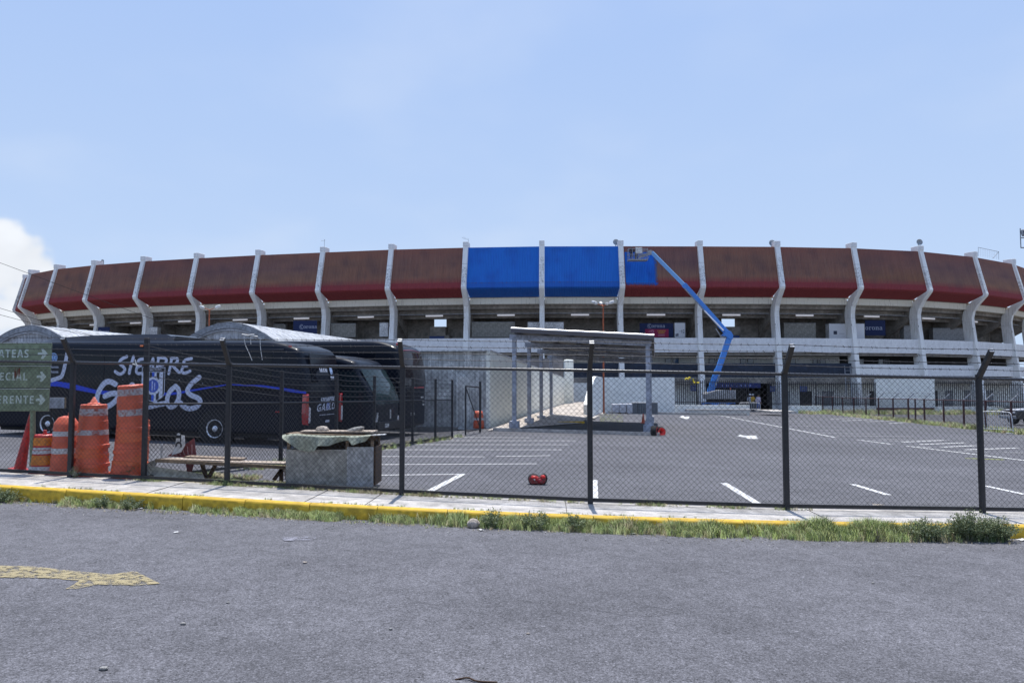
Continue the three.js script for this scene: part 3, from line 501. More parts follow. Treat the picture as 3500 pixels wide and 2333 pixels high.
{
  const outline = [[-0.62, 17.0], [0.14, 17.0], [0.16, 16.6], [1.22, 12.45], [1.3, 12.2], [1.22, 11.95], [0.25, 10.95], [-0.28, 10.2], [-0.45, 9.5], [-0.42, 8.9], [0.85, -1.4], [-0.6, -1.4], [-1.55, 8.4], [-1.62, 9.4], [-1.5, 10.2], [-1.15, 10.8], [0.1, 11.9], [0.36, 12.3], [0.3, 12.7]];
  const colGeo = prism(outline, 0.54, 0.03), capGeo = rbox(1.3, 0.5, 0.57, 0.03, -0.47, 17.05, 0);
  { const p = colGeo.attributes.position, uv = new Float32Array(p.count * 2); for (let i = 0; i < p.count; i++) { uv[i * 2] = (p.getX(i) * 0.9 + p.getZ(i) * 1.2) / 1.4 + 0.5; uv[i * 2 + 1] = Math.max(0, p.getY(i)) / 18; } colGeo.setAttribute('uv', new THREE.BufferAttribute(uv, 2)); }
  const rake = prism([[-1.4, 10.3], [-1.4, 9.2], [-5.4, 6.9], [-5.4, 9.2], [-3.9, 9.2], [-2.4, 9.9]], 0.4);
  const holes = { 10: [1482, 1525, 1088, 1117], 14: [2469, 2516, 1089, 1117] };
  for (let i = 0; i < NR; i++) {
    const p = RING[i], turn = Math.atan2(p.nd, p.nx); // local +x is outward
    const put = (m) => { m.position.set(p.x, 0, -p.d); m.rotation.y = turn; return m; };
    const c = put(part('column', colGeo.clone(), colMats[(i * 2) % 3], stadium));
    part('cap', capGeo.clone(), M.stadiumWhite, c);
    put(part('raker_beam', rake.clone(), M.darkConcrete, stadium));
    if (i === NR - 1) break;
    const isBlue = i === C0 - 2 || i === C0 - 1;
    part('cladding', sheet(i), isBlue ? blueM : i === C0 ? partM : browns[(i * 3) % 5], stadium, isBlue ? 'cladding bay painted fresh blue' : i === C0 ? 'brown cladding bay half painted blue below the lift basket' : undefined);
    part('ring_beam', (() => { const b = sweep(i, rect(-1.55, -1.0, 10.48, 11.19)), u = b.attributes.uv; for (let k = 0; k < u.count; k++) u.setY(k, (u.getY(k) - 10.48) / 0.71); return b; })(), beamMats[i % 3], stadium);
    for (let k = 0; k < 3; k++) part('stand_step', sweep(i, rect(-1.56 - 0.8 * (k + 1), -1.56 - 0.8 * k, 10.48 - 0.45 * (k + 1) , 11.0 - 0.45 * k), 0, 1), M.darkConcrete, stadium);
    part('stand_deck', sweep(i, rect(-6.2, -3.97, 9.3, 9.7), 0, 1), M.darkConcrete, stadium); part('rim_deck', sweep(i, rect(-1.6, -0.9, 11.19, 11.3), 0, 1), M.darkConcrete, stadium);
    part('floor_slab', sweep(i, rect(-6.2, -0.66, 4.95, 5.25), 0, 1), M.darkConcrete, stadium);
    // wall at the back of the concourse, with an opening to the sky in two bays
    const wall = holes[i];
    if (!wall) part('back_wall', sweep(i, rect(-5.75, -5.5, 5.25, 9.35), 0, 1), M.darkConcrete, stadium);
    else {
      const a = SP(i, -5.5, 0), b = SP(i + 1, -5.5, 0), cutS = (px) => { const k = (px - CX) / F; return (a.x + a.z * k) / (a.x - b.x + (a.z - b.z) * k); };
      const s0 = cutS(wall[0]), s1 = cutS(wall[1]), d = -lerp(a.z, b.z, (s0 + s1) / 2), y1 = at(0, wall[2], d).y, y0 = at(0, wall[3], d).y;
      part('back_wall', [sweep(i, rect(-5.75, -5.5, 5.25, y0), 0, 1), sweep(i, rect(-5.75, -5.5, y1, 9.35), 0, 1), sweep(i, rect(-5.75, -5.5, y0, y1), 0, s0), sweep(i, rect(-5.75, -5.5, y0, y1), s1, 1)], M.darkConcrete, stadium, 'back wall with a bright opening to the sky');
      const sm = (s0 + s1) / 2;
      const st = part('stair_block', [sweep(i, rect(-5.5, -4.3, 5.25, y0 - 0.05), s0 - 0.02, s1 + 0.02), sweep(i, [[-5.5, 5.25], [-5.5, 6.6], [-4.3, 6.6], [-4.3, 5.25]], s0 - 0.13, s1 + 0.13), sweep(i, rect(-5.5, -4.3, 6.6, 7.3), s0 - 0.075, s1 + 0.075)], M.darkConcrete, stadium);
      part('blue_notice', sweep(i, rect(-4.3, -4.24, 6.75, 7.2), sm - 0.115, sm + 0.1), M.signBlue, st);
      part('notice_box', sweep(i, rect(-4.29, -4.2, 6.2, 6.6), sm - 0.02, sm + 0.015), M.white, st);
    }
    part('parapet', sweep(i, rect(-0.65, -0.36, 5.13, 6.7), 0.03, 0.97), M.stadiumWhite, stadium);
    const tubeS = RING[i].x < -50 ? [0.4, 0.62] : [0.38, 0.62];
    part('light_tube', sweep(i, rect(-2.9, -2.75, 9.34, 9.52), ...tubeS), tubeMat, stadium);
    part('conduit', sweep(i, rect(-1.9, -1.85, 9.48, 9.54), 0.03, 0.97), M.fascia, stadium);
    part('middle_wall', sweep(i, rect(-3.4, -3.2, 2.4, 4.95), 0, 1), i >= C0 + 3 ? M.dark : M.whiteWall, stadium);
    part('lower_soffit', sweep(i, rect(-3.3, -0.5, 4.82, 4.95), 0, 1), M.darkConcrete, stadium);
    const navyBay = i >= C0 - 1 && i <= C0 + 2;
    if (navyBay) part('navy_screen', sweep(i, rect(-0.62, -0.5, 2.38, 3.96), 0.03, 0.97), M.navy, stadium);
    else part('lower_parapet', sweep(i, rect(-0.65, -0.36, 2.6, 3.86), 0.03, 0.97), M.stadiumWhite, stadium);
    if (i >= C0 - 2 && i <= C0 + 3) for (const [s, n] of [[0.2, 2], [0.62, 2]]) for (let k = 0; k < n; k++) {
      const w = part('window', sweep(i, rect(-3.2, -3.12, 3.9, 4.55), s + k * 0.1, s + k * 0.1 + 0.082), M.fascia, stadium); part('pane', sweep(i, rect(-3.13, -3.1, 3.96, 4.49), s + k * 0.1 + 0.008, s + k * 0.1 + 0.074), M.glassDark, w);
    }
    part('edge_beam', sweep(i, rect(-1.4, -0.55, 1.75, 2.37), 0, 1), M.darkConcrete, stadium);
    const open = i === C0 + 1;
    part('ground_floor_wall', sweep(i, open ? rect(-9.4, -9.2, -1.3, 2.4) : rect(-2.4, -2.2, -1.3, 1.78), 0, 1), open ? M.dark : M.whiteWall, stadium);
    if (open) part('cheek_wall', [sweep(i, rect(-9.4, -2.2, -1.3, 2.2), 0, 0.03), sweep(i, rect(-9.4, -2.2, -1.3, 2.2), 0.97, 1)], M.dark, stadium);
    part('deck', sweep(i, rect(open ? -9.4 : -6, -0.7, 2.2, 2.36), 0, 1), M.darkConcrete, stadium);
    if (i >= C0 + 1 && i <= C0 + 5) for (let k = 0; k < 3; k++) if (!open || k === 2) part('shutter', sweep(i, rect(-2.2, -2.14, -1.1, 0.9), 0.08 + k * 0.3, 0.24 + k * 0.3), open ? M.dark : k === 1 ? M.dark : M.fascia, stadium);
  }
}
// navy board over the dark entrance
{
  const t = canvas(512, 64, (c, w, h) => { c.fillStyle = '#10205a'; c.fillRect(0, 0, w, h); c.fillStyle = '#8a97c8'; c.font = 'bold 40px sans-serif'; c.textAlign = 'center'; c.textBaseline = 'middle'; [...'COLLADO'].forEach((k, i) => c.fillText(k, 110 + i * 48, 33)); });
  const a = at(2435, 1308, 84.6), b = at(2600, 1325, 84.6), m = new THREE.MeshStandardMaterial({ map: t, roughness: 0.6 });
  const g = thing('entrance_board', 'dark blue lettered board above the dark stadium entrance behind the lift', 'sign', V((a.x + b.x) / 2, (a.y + b.y) / 2, a.z));
  part('board', box(b.x - a.x, a.y - b.y, 0.08), M.signBlue, g);
  const f = new THREE.PlaneGeometry(b.x - a.x - 0.05, a.y - b.y - 0.04); f.translate(0, 0, 0.045); part('lettering', f, m, g);
}
// kiosks and banners on the concourse
function kiosk(px0, px1, py0, py1, d, label, mat = M.white, marks) {
  const a = at(px0, py0, d), b = at(px1, py1, d), w = b.x - a.x, h = a.y - b.y;
  const g = thing('kiosk', label, 'kiosk', V((a.x + b.x) / 2, b.y, -d - 0.5));
  part('shell', rbox(w, h, 1.0, 0.02, 0, h / 2, 0), mat, g); part('roof_edge', box(w + 0.04, 0.05, 1.03, 0, h + 0.026, 0), M.fascia, g);
  if (marks) { const f = new THREE.PlaneGeometry(w * 0.98, h * 0.98); f.translate(0, h / 2, 0.504); part('wall_marks', f, new THREE.MeshStandardMaterial({ map: canvas(256, 256, (c) => { c.fillStyle = '#d8d8da'; c.fillRect(0, 0, 256, 256); c.fillStyle = '#3a3f50'; marks(c); }), roughness: 0.7 }), g); }
}
kiosk(1804, 1927, 1101, 1150, 87.2, 'white kiosk box on the concourse behind the column between the blue bays');
kiosk(2306, 2343, 1103, 1153, 87.4, 'narrow white kiosk beside the blue banner with pink poster', M.white, (c) => { c.fillRect(170, 120, 12, 60); c.fillRect(205, 120, 30, 12); c.fillRect(205, 150, 30, 12); c.fillRect(205, 174, 30, 10); c.fillRect(110, 145, 60, 5); c.fillRect(20, 190, 30, 50); c.fillRect(60, 185, 30, 50); });
kiosk(2834, 2957, 1106, 1158, 88.4, 'white kiosk box left of the cropped blue banner at right', M.white, (c) => { c.fillRect(30, 120, 26, 60); c.fillRect(70, 165, 40, 4); });
kiosk(1297, 1326, 1103, 1150, 88.8, 'white kiosk wall just left of the column above the rear bus');
kiosk(500, 536, 1118, 1160, 96.5, 'small white kiosk panel above the main bus roof');
kiosk(1612, 1760, 1101, 1152, 88.6, 'wide grey kiosk wall under the left blue bay', M.hutGrey);
kiosk(2680, 2790, 1105, 1156, 89.4, 'grey kiosk wall right of the lift boom', M.hutGrey);
kiosk(3090, 3150, 1113, 1164, 91.5, 'pale kiosk wall between the second and third columns from the right', M.hutLight);
kiosk(3190, 3300, 1122, 1172, 95, 'long pale kiosk wall near the right end of the concourse', M.hutLight);
kiosk(1130, 1215, 1106, 1152, 91, 'grey kiosk wall right of the large beer banner above the buses', M.hutGrey);
kiosk(830, 975, 1108, 1152, 94, 'grey kiosk left of the large beer banner', M.hutGrey);
function crown(c, x, y, s) { // the beer brand's plain lettering
  c.font = `bold ${s}px serif`; c.textBaseline = 'middle'; c.textAlign = 'left'; c.fillText('Corona', x, y); c.lineWidth = s * 0.07; c.strokeStyle = c.fillStyle; c.beginPath(); c.arc(x + s * 0.34, y + s * 0.03, s * 0.5, 0.8, 5.1); c.stroke();
}
function banner(px0, px1, py0, py1, d, label, draw) {
  const a = at(px0, py0, d), b = at(px1, py1, d), w = b.x - a.x, h = a.y - b.y, g = thing('banner', label, 'banner', V((a.x + b.x) / 2, b.y, -d));
  part('backing', box(w, h, 0.1, 0, h / 2, -0.055), M.signBlue, g);
  const f = new THREE.PlaneGeometry(w, h); f.translate(0, h / 2, 0.003);
  part('print', f, new THREE.MeshStandardMaterial({ map: canvas(512, Math.round(512 * h / w), (c, W, H) => { c.fillStyle = '#15244c'; c.fillRect(0, 0, W, H); c.fillStyle = '#9298a8'; draw(c, W, H); }), roughness: 0.8 }), g);
}
banner(1002, 1082, 1095, 1142, 89.0, 'dark blue beer banner with grey lettering above the rear of the buses', (c, W, H) => crown(c, 150, H * 0.45, 100));
banner(2187, 2302, 1104, 1152, 87.4, 'dark blue beer banner above a pink poster, right of the carport roof', (c, W, H) => { crown(c, 130, H * 0.2, 70); c.fillStyle = '#8c2048'; c.fillRect(80, H * 0.42, 360, H * 0.58); c.fillStyle = '#c9a23a'; c.font = 'bold 30px sans-serif'; c.textAlign = 'center'; c.fillText('CARNITA', 330, H * 0.55); c.fillText('ASADA', 330, H * 0.68); c.strokeStyle = '#c08aa0'; c.lineWidth = 5; for (let k = 0; k < 3; k++) { c.beginPath(); c.ellipse(175 + k * 10, H * 0.66 - k * 8, 40 - k * 10, 22, 0.2, 0, 6.28); c.stroke(); } c.fillStyle = '#c9a0a8'; c.fillRect(280, H * 0.8, 100, 5); c.fillRect(280, H * 0.87, 100, 5); });
banner(2958, 3028, 1094, 1146, 89.6, 'blue beer banner cut off by a column at right', (c, W, H) => crown(c, -110, H * 0.5, 150));
banner(334, 372, 1117, 1146, 97.5, 'small blue beer banner above the left of the main bus', (c, W, H) => crown(c, 60, H * 0.5, 120));
// dishes, aerials and a net on the rim
function dish(px, py, d, r, label) { const c = at(px, py, d), g = thing('satellite_dish', label, 'satellite dish', c); const bowl = lathe([[0.001, 0], [r * 0.5, 0.05], [r * 0.85, 0.15], [r, 0.23], [r - 0.02, 0.25], [r * 0.82, 0.18], [0.001, 0.04]], 24); bowl.rotateX(Math.PI / 2 - 0.15); part('bowl', bowl, M.dishGrey, g); part('mast', cyl(V(0, -r - 0.6, -0.2), V(0, 0, -0.05), 0.04), M.fascia, g); part('feed_arm', [cyl(V(0, -r * 0.9, 0.2), V(0, -0.1, 0.6), 0.015), rbox(0.1, 0.1, 0.12, 0.02, 0, -0.1, 0.6)], M.fascia, g); }
dish(2105, 829, 86.2, 0.34, 'satellite dish beside the column cap right of the blue bays'); dish(2638, 832, 86.5, 0.36, 'satellite dish left of the column cap above the lift side'); dish(3141, 829, 90, 0.36, 'round satellite dish raised above the rim at far right'); dish(352, 893, 100, 0.2, 'small dish on the left rim of the stadium');
{ const p = at(1108, 845, 91), g = thing('antenna', 'thin mast antenna on the column cap above the buses', 'antenna', p); part('mast', cyl(V(0, 0, 0), V(0, 0.95, 0), 0.02), M.dishGrey, g); part('cross_bar', [cyl(V(-0.35, 0.78, 0), V(0.1, 0.78, 0), 0.014), cyl(V(0, 0.9, -0.2), V(0, 0.9, 0.2), 0.012), cyl(V(-0.3, 0.72, 0), V(-0.3, 0.84, 0), 0.01)], M.dishGrey, g); }
{ const p = at(1601, 836, 86.6), g = thing('yagi_antenna', 'comb shaped aerial on the column left of the blue bays', 'antenna', p); part('mast', cyl(V(0, 0, 0), V(0, 0.6, 0), 0.02), M.dishGrey, g); part('boom', [cyl(V(0, 0.55, 0), V(-0.75, 0.8, 0), 0.014), ...[0, 1, 2, 3, 4].map((k) => cyl(V(-0.15 * k, 0.46 + 0.05 * k, 0), V(-0.15 * k, 0.72 + 0.05 * k, 0), 0.009))], M.dishGrey, g); }
{ const a = at(3345, 845, 95), b = at(3415, 860, 97), c = at(3415, 887, 97), d = at(3345, 876, 95), g = thing('net_frame', 'thin wire net frame standing on the rim at far right', 'net'); part('frame', [cyl(a, b, 0.03), cyl(b, c, 0.02), cyl(a, d, 0.02), cyl(b, at(3395, 882, 96.4), 0.035)], M.dishGrey, g); const n = []; for (let k = 1; k < 9; k++) n.push(cyl(a.clone().lerp(b, k / 9), d.clone().lerp(c, k / 9), 0.006, 0.006, 4)); for (let k = 1; k < 4; k++) n.push(cyl(a.clone().lerp(d, k / 4), b.clone().lerp(c, k / 4), 0.006, 0.006, 4)); part('net', n, M.dishGrey, g); }
{ // floodlight mast at the right edge, most of it out of the frame
  const z = 70, b = at(3548, 900, z); const g = thing('floodlight_mast', 'floodlight mast at the right edge, its lamp rack just in view', 'floodlight', V(b.x, gh(b.x, z), -z));
  const H = at(0, 780, z).y - gh(b.x, z);
  part('pole', cyl(V(0, 0, 0), V(0, H, 0), 0.28, 0.16, 14), M.galv, g);
  part('rack', [bar(V(-1.45, H - 1.75, 0), V(1.45, H - 1.75, 0), 0.09, 0.09), bar(V(-1.45, H - 1.75, 0), V(-1.45, H, 0), 0.06, 0.06), bar(V(1.45, H - 1.75, 0), V(1.45, H, 0), 0.06, 0.06), bar(V(-1.45, H - 0.85, 0), V(1.45, H - 0.85, 0), 0.08, 0.08)], M.fascia, g);
  for (let k = 0; k < 4; k++) { const l = part('lamp', rbox(0.55, 0.6, 0.3, 0.08, -1.2 + k * 0.8, H - 0.45, 0.2, -0.35), M.fascia, g); part('glass', box(0.45, 0.48, 0.02, -1.2 + k * 0.8, H - 0.5, 0.37, -0.35), M.glassDark, l); }
}
// ------------------------------------------------------------------ walls, ramp, carport, sheds
function wallRun(A, B, topA, topB, botA, botB, thick) { // upright wall from A to B (x, d) with sloping top
  const t = V(B[0] - A[0], 0, -(B[1] - A[1])).normalize(), n = V(-t.z, 0, t.x).multiplyScalar(thick / 2), L = Math.hypot(B[0] - A[0], B[1] - A[1]);
  const g = prism([[0, botA], [L, botB], [L, topB], [0, topA]], thick, 0.015); g.rotateY(Math.atan2(B[1] - A[1], B[0] - A[0])); g.translate(A[0], 0, -A[1]); return g;
}
{
  const g = thing('ramp_wall', 'tall rough grey board-marked concrete wall behind the divider fence gate', 'wall');
  part('front_wall', wallRun([-9.5, 37.0], [-1.12, 35.25], 3.2, 3.2, -0.7, -0.7, 0.3), M.board, g);
  part('coping', bar(V(-9.5, 3.22, -36.85), V(-1.1, 3.22, -35.1), 0.34, 0.06), M.white, g);
  part('base_kerb', bar(V(-9.3, gh(-5, 36) + 0.02, -36.6), V(-2.4, gh(-2, 35.4) + 0.02, -35.2), 0.5, 0.22), M.concrete, g);
  part('door', [box(0.9, 2.35, 0.06, -2.05, gh(-2, 35) + 1.17, -35.26, 0, 0.2)], M.board, g);
}
{
  const g = thing('ramp_side_wall', 'long pale concrete wall along the left of the ramp, top sloping down', 'wall');
  part('wall', wallRun([-1.1, 35.1], [3.9, 60], 3.2, 2.13, -0.8, -0.2, 0.25), M.rampWall, g);
  part('coping', bar(V(-1.1, 3.23, -35.1), V(3.9, 2.16, -60), 0.3, 0.06), M.white, g);
}
{
  const a = at(1640, 1225, 62), b = at(1924, 1225, 62), c = at(1955, 1228, 60.5), e = at(1955, 1377, 60.5);
  single('back_wall', [box(b.x - a.x, a.y + 1.4, 0.4, (a.x + b.x) / 2, (a.y - 1.4) / 2 + 0.0, -62.2)], std([0.40, 0.37, 0.37], 0.9, { map: concreteMap, tile: 4 }), 'pinkish grey wall behind the ramp wall, under the carport roof', 'wall');
  single('wall_pier', rbox(c.x - b.x + 0.1, c.y - e.y + 0.8, 1.2, 0.12, (b.x + c.x) / 2 + 0.06, (c.y + e.y) / 2 - 0.4, -60.9), M.rampWall, 'pale concrete pier at the far end of the ramp wall', 'wall');
  const w0 = at(1961, 1308, 66), w1 = at(2052, 1370, 66);
  single('low_wall', box(w1.x - w0.x, w0.y - w1.y + 0.8, 0.3, (w0.x + w1.x) / 2, (w0.y + w1.y) / 2 - 0.4, -66), M.whiteWall, 'low white wall closing the top of the ramp', 'wall');
}
{ // ramp floor rising to the far end
  const f0 = [onG(1666, 1472), onG(1990, 1447)], far = [at(1926, 1379, 61), at(2040, 1371, 61)];
  struct('ramp', grid(8, 24, (u, v) => { const p = f0[0].clone().lerp(f0[1], u), q = far[0].clone().lerp(far[1], u), r = p.lerp(q, v); r.y += 0.03; return [r.x, lerp(r.y, r.y, v), r.z]; }), M.rampFloor, 'pinkish concrete ramp rising between walls');
  const k0 = onG(1902, 1448), k1 = onG(1992, 1446);
  single('yellow_kerb', bar(k0.clone().add(V(0, 0.05, 0.05)), k1.clone().add(V(0, 0.05, 0.05)), 0.25, 0.12), M.kerbYellow, 'short yellow kerb at the foot of the ramp behind the carport', 'kerb');
  const g = thing('ramp_parapet', 'curved topped white wall right of the ramp running into a long facing wall', 'wall');
  const y0 = at(1996, 1383, 46.5).y, yt = at(2060, 1289, 69).y;
  const L = Math.hypot(3.4, 22.5), prof = [[0, -1.2], [0, y0]]; for (let k = 1; k <= 8; k++) { const u = k / 8; prof.push([u * L * 0.55, lerp(y0, yt, Math.sin(u * Math.PI / 2))]); } prof.push([L, yt], [L, -1.2]);
  const w = prism(prof, 0.28, 0.02); w.rotateY(Math.atan2(22.5, 3.4)); w.translate(4.35, 0, -46.5); part('sloping_wall', w, M.whiteWall, g);
  const p1 = at(2058, 1289, 69), p2 = at(2306, 1292, 69);
  part('facing_wall', [box(p2.x - p1.x + 0.3, p1.y + 1.6, 0.3, (p1.x + p2.x) / 2 - 0.15, (p1.y - 1.6) / 2, -69.1)], M.whiteWall, g);
  // sunlit concrete strip with grass beside it
  const s = [[2031, 1432], [2092, 1401], [2072, 1399], [2010, 1432]].map(([x, y]) => onG(x, y)); s.forEach((q) => (q.y += 0.05));
  single('concrete_strip', raw(s.flatMap((q) => [q.x, q.y, q.z]), s.flatMap((q) => [q.x / 2, q.z / 2]), [0, 1, 2, 0, 2, 3]), M.sidewalk, 'sunlit slanting concrete strip at the foot of the right ramp wall', 'path');
}
{ // carport
  const u = V(0.983, 0, 0.18), v = V(0.18, 0, -0.983), o = V(0.1, 0, -33.3), W = 5.72, topL = 3.72, topR = 3.36;
  const g = thing('carport', 'open grey steel carport with thin sloping roof in the middle of the lot', 'carport');
  const P = (a, b, y) => o.clone().addScaledVector(u, a).addScaledVector(v, b).setY(y);
  const gy = (a, b) => { const p = P(a, b, 0); return gh(p.x, -p.z); };
  for (let k = 0; k < 4; k++) for (const a of [0, W - 0.15]) {
    const b = k * 3.95, yb = gy(a, b) + 0.05, yt = lerp(topL, topR, a / W) - 0.036 * b;
    const post = part('post', rbox(0.17, yt - yb, 0.17, 0.012, 0, 0, 0), M.carport, g); const c = P(a, b, (yt + yb) / 2); post.position.copy(c); post.rotation.y = -Math.atan2(0.18, 0.983) * -1 * -1;
    const foot = part('footing', rbox(0.4, 0.34, 0.4, 0.02, 0, -(yt - yb) / 2 + 0.12, 0), M.carport, post);
  }
  for (let k = 0; k < 4; k++) part('roof_beam', bar(P(-0.2, k * 3.95, topL - 0.142 * k), P(W, k * 3.95, topR + 0.02 - 0.142 * k), 0.12, 0.22), M.carport, g);
  const darkBeam = std([0.15, 0.15, 0.16], 0.8);
  for (let k = 0; k < 6; k++) { const a = 0.1 + k * (W - 0.2) / 5, y = lerp(topL, topR, a / W) + 0.19; part('purlin', bar(P(a, -0.35, y + 0.013), P(a, 12.2, y - 0.44), 0.08, 0.12), darkBeam, g); }
  const N1 = 48; // ribbed sheet
  const rib = (q) => (q % 4 < 2 ? 0.035 : 0);
  const top = grid(4, N1, (s, t) => { const a = lerp(-0.05, W + 0.12, s), b = lerp(-0.5, 12.4, t), y = lerp(topL, topR, a / W) + 0.29 - 0.036 * b + rib(Math.round(t * N1)); const p = P(a, b, y); return [p.x, p.y, p.z]; });
  const m = part('roof_sheet', top, std([0.66, 0.67, 0.68], 0.45, { side: THREE.DoubleSide, metalness: 0.2 }), g);
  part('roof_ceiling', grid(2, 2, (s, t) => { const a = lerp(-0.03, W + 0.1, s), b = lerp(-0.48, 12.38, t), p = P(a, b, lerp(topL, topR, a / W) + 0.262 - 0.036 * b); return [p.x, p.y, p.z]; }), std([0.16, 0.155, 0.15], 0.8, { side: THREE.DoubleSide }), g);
  part('front_fascia', bar(P(-0.05, -0.5, topL + 0.23), P(W + 0.12, -0.5, topR + 0.23), 0.05, 0.14), std([0.12, 0.11, 0.115], 0.8), g);
  part('gutter_lip', cyl(P(-0.05, -0.52, topL + 0.335), P(W + 0.12, -0.52, topR + 0.335), 0.04, 0.04, 20), std([0.9, 0.9, 0.9], 0.42, { metalness: 0.7 }), g);
  part('floor', grid(6, 12, (s2, t2) => { const p = P(lerp(-0.35, W + 0.2, s2), lerp(-1.42, 11.4, t2), 0); return [p.x, gh(p.x, -p.z) - 0.006, p.z]; }), std([0.035, 0.036, 0.04], 0.95, { map: dirtMap, tile: 2 }), g);  // near-black sheet that paints the roof shadow onto the lot
  const kb = [P(-0.6, -1.5, 0), P(W + 0.3, -1.5, 0), P(W + 0.35, 3.2, 0)]; kb.forEach((p) => (p.y = gh(p.x, -p.z) + 0.045));
  part('kerb', [bar(kb[0], kb[1], 0.16, 0.14)], M.sidewalk, g);
}
{ // barrel roofed sheds behind the buses
  const shed = (px, pyTop, halfPx, d, label, len) => {
    const c = at(px, pyTop, d), R = halfPx / F * d, rise = R * 0.62, y0 = c.y - rise, g = thing('vaulted_shed', label, 'shed', V(c.x, 0, -d), -0.19);
    const arc = (k, s = 1) => { const t = lerp(-1, 1, k); return [t * R * s, y0 + rise * s * (1 - t * t * 0.92) + (1 - s) * 0.3]; };
    const face = [[-R, -1.2]]; for (let i = 0; i <= 20; i++) face.push(arc(i / 20)); face.push([R, -1.2]);
    part('gable', (() => { const p = prism(face, 0.12); p.translate(0, 0, -0.12); return p; })(), M.corrugated, g);
    const ribs = []; for (let k = -18; k <= 18; k++) { const x = k * R / 18.6; ribs.push(box(0.05, y0 + rise * (1 - (x / R) ** 2 * 0.92) + 1.2 - 0.3, 0.03, x, (y0 + rise * (1 - (x / R) ** 2 * 0.92) - 1.5) / 2, -0.045)); }
    part('gable_ribs', ribs, M.corrugated, g).userData.kind = 'stuff';
    const fas = []; for (let i = 0; i < 20; i++) { const a = arc(i / 20), b = arc((i + 1) / 20); fas.push(bar(V(a[0], a[1] - 0.1, 0.06), V(b[0], b[1] - 0.1, 0.06), 0.28, 0.34)); }
    part('arch_fascia', fas, M.fascia, g);
    const lip = []; for (let i = 0; i < 20; i++) { const a = arc(i / 20), b = arc((i + 1) / 20); lip.push(bar(V(a[0], a[1] - 0.36, 0.16), V(b[0], b[1] - 0.36, 0.16), 0.05, 0.05)); }
    part('arch_trim', lip, M.corrugated, g);
    part('vault', grid(60, 24, (u, v) => { const a = arc(u), q = Math.round(v * 24) % 2; return [a[0], a[1] + 0.09 + (q ? 0.02 : 0), 0.2 - v * len]; }), std([0.50, 0.52, 0.55], 0.6, { side: THREE.DoubleSide, map: dirtMap, tile: 3 }), g);
    const rb = []; for (let k = 0; k < 26; k++) { const z = 0.1 - (k / 26) * len; for (let i = 0; i < 12; i++) { const a = arc(i / 12), b = arc((i + 1) / 12); rb.push(bar(V(a[0], a[1] + 0.115, z), V(b[0], b[1] + 0.115, z), 0.035, 0.02)); } }
    part('roof_seam', rb, M.corrugated, g).userData.kind = 'stuff';
  };
  shed(108, 1117, 225, 50, 'white barrel roofed shed behind the front of the main bus, at the left edge', 22);
  shed(785, 1107, 265, 49, 'white barrel roofed shed behind the middle of the main bus', 22);
}
// ------------------------------------------------------------------ pickets and plinths before the stadium
function pickets(px0, px1, pyT, pyB, d, step, label, opt = {}) {
  const a = at(px0, pyB, d), b = at(px1, opt.pyB1 ?? pyB, d + (opt.dd ?? 0)), ta = at(px0, pyT, d).y, tb = at(px1, opt.pyT1 ?? pyT, d + (opt.dd ?? 0)).y;
  const g = thing('picket_fence', label, 'fence'), L = Math.hypot(b.x - a.x, b.z - a.z), n = Math.round(L / step);
  const geo = box(0.055, 1, 0.045), mat = M.blackSteel;
  for (let i = 0; i <= n; i++) { const k = i / n, p = a.clone().lerp(b, k), h = lerp(ta, tb, k) - p.y; const m = new THREE.Mesh(geo, mat); m.name = i ? 'picket_' + String(i).padStart(3, '0') : 'picket'; m.position.set(p.x, p.y + h / 2, p.z); m.scale.y = h; g.add(shade(m)); }
  part('rail', [bar(V(a.x, a.y + 0.2, a.z), V(b.x, b.y + 0.2, b.z), 0.05, 0.06), bar(V(a.x, ta - 0.2, a.z), V(b.x, tb - 0.2, b.z), 0.05, 0.06)], mat, g);
  return g;
}
function plinth(px0, px1, pyT, pyB, d, label, mat = M.whiteWall) { const a = at(px0, pyT, d), b = at(px1, pyB, d); return single('plinth', box(b.x - a.x, a.y - b.y + 0.5, 0.35, (a.x + b.x) / 2, (a.y + b.y) / 2 - 0.25, -d - 0.1), mat, label, 'wall'); }
pickets(2308, 2374, 1297, 1382, 70, 0.185, 'black picket fence left of the lift, beside the long white wall');
pickets(2374, 2560, 1299, 1382, 70.5, 0.19, 'black picket fence in front of the lift base');
pickets(2626, 2790, 1304, 1386, 78, 0.2, 'black picket fence behind the tall near post, right of the lift');
pickets(2792, 2994, 1306, 1386, 82, 0.2, 'black picket fence left of the blank white wall section');
pickets(3199, 3345, 1302, 1388, 82, 0.2, 'black picket fence right of the blank white wall section', { pyB1: 1389 });
pickets(3346, 3520, 1308, 1388, 82, 0.2, 'black picket fence at the right edge of the picture', { pyB1: 1398, dd: -1 });
plinth(2302, 2562, 1384, 1401, 69.8, 'low pale plinth under the pickets in front of the lift');
plinth(2698, 2808, 1386, 1402, 77.8, 'low pale plinth under the pickets behind the tall near post');
plinth(2792, 2994, 1387, 1402, 81.8, 'low pale plinth under the pickets left of the white wall section');
plinth(3196, 3432, 1389, 1406, 81.8, 'low pale plinth under the pickets right of the white wall section');
{ const a = at(2994, 1294, 82), b = at(3199, 1394, 82); const g = thing('blank_wall', 'blank white wall section between two picket fences at right, maroon band at foot', 'wall'); part('wall', box(b.x - a.x, a.y - b.y + 0.4, 0.4, (a.x + b.x) / 2, (a.y + b.y) / 2 - 0.2, -82.2), M.whiteWall, g); part('maroon_band', box(b.x - a.x, 0.24, 0.06, (a.x + b.x) / 2, at(0, 1397, 82).y, -81.96), M.maroon, g); }
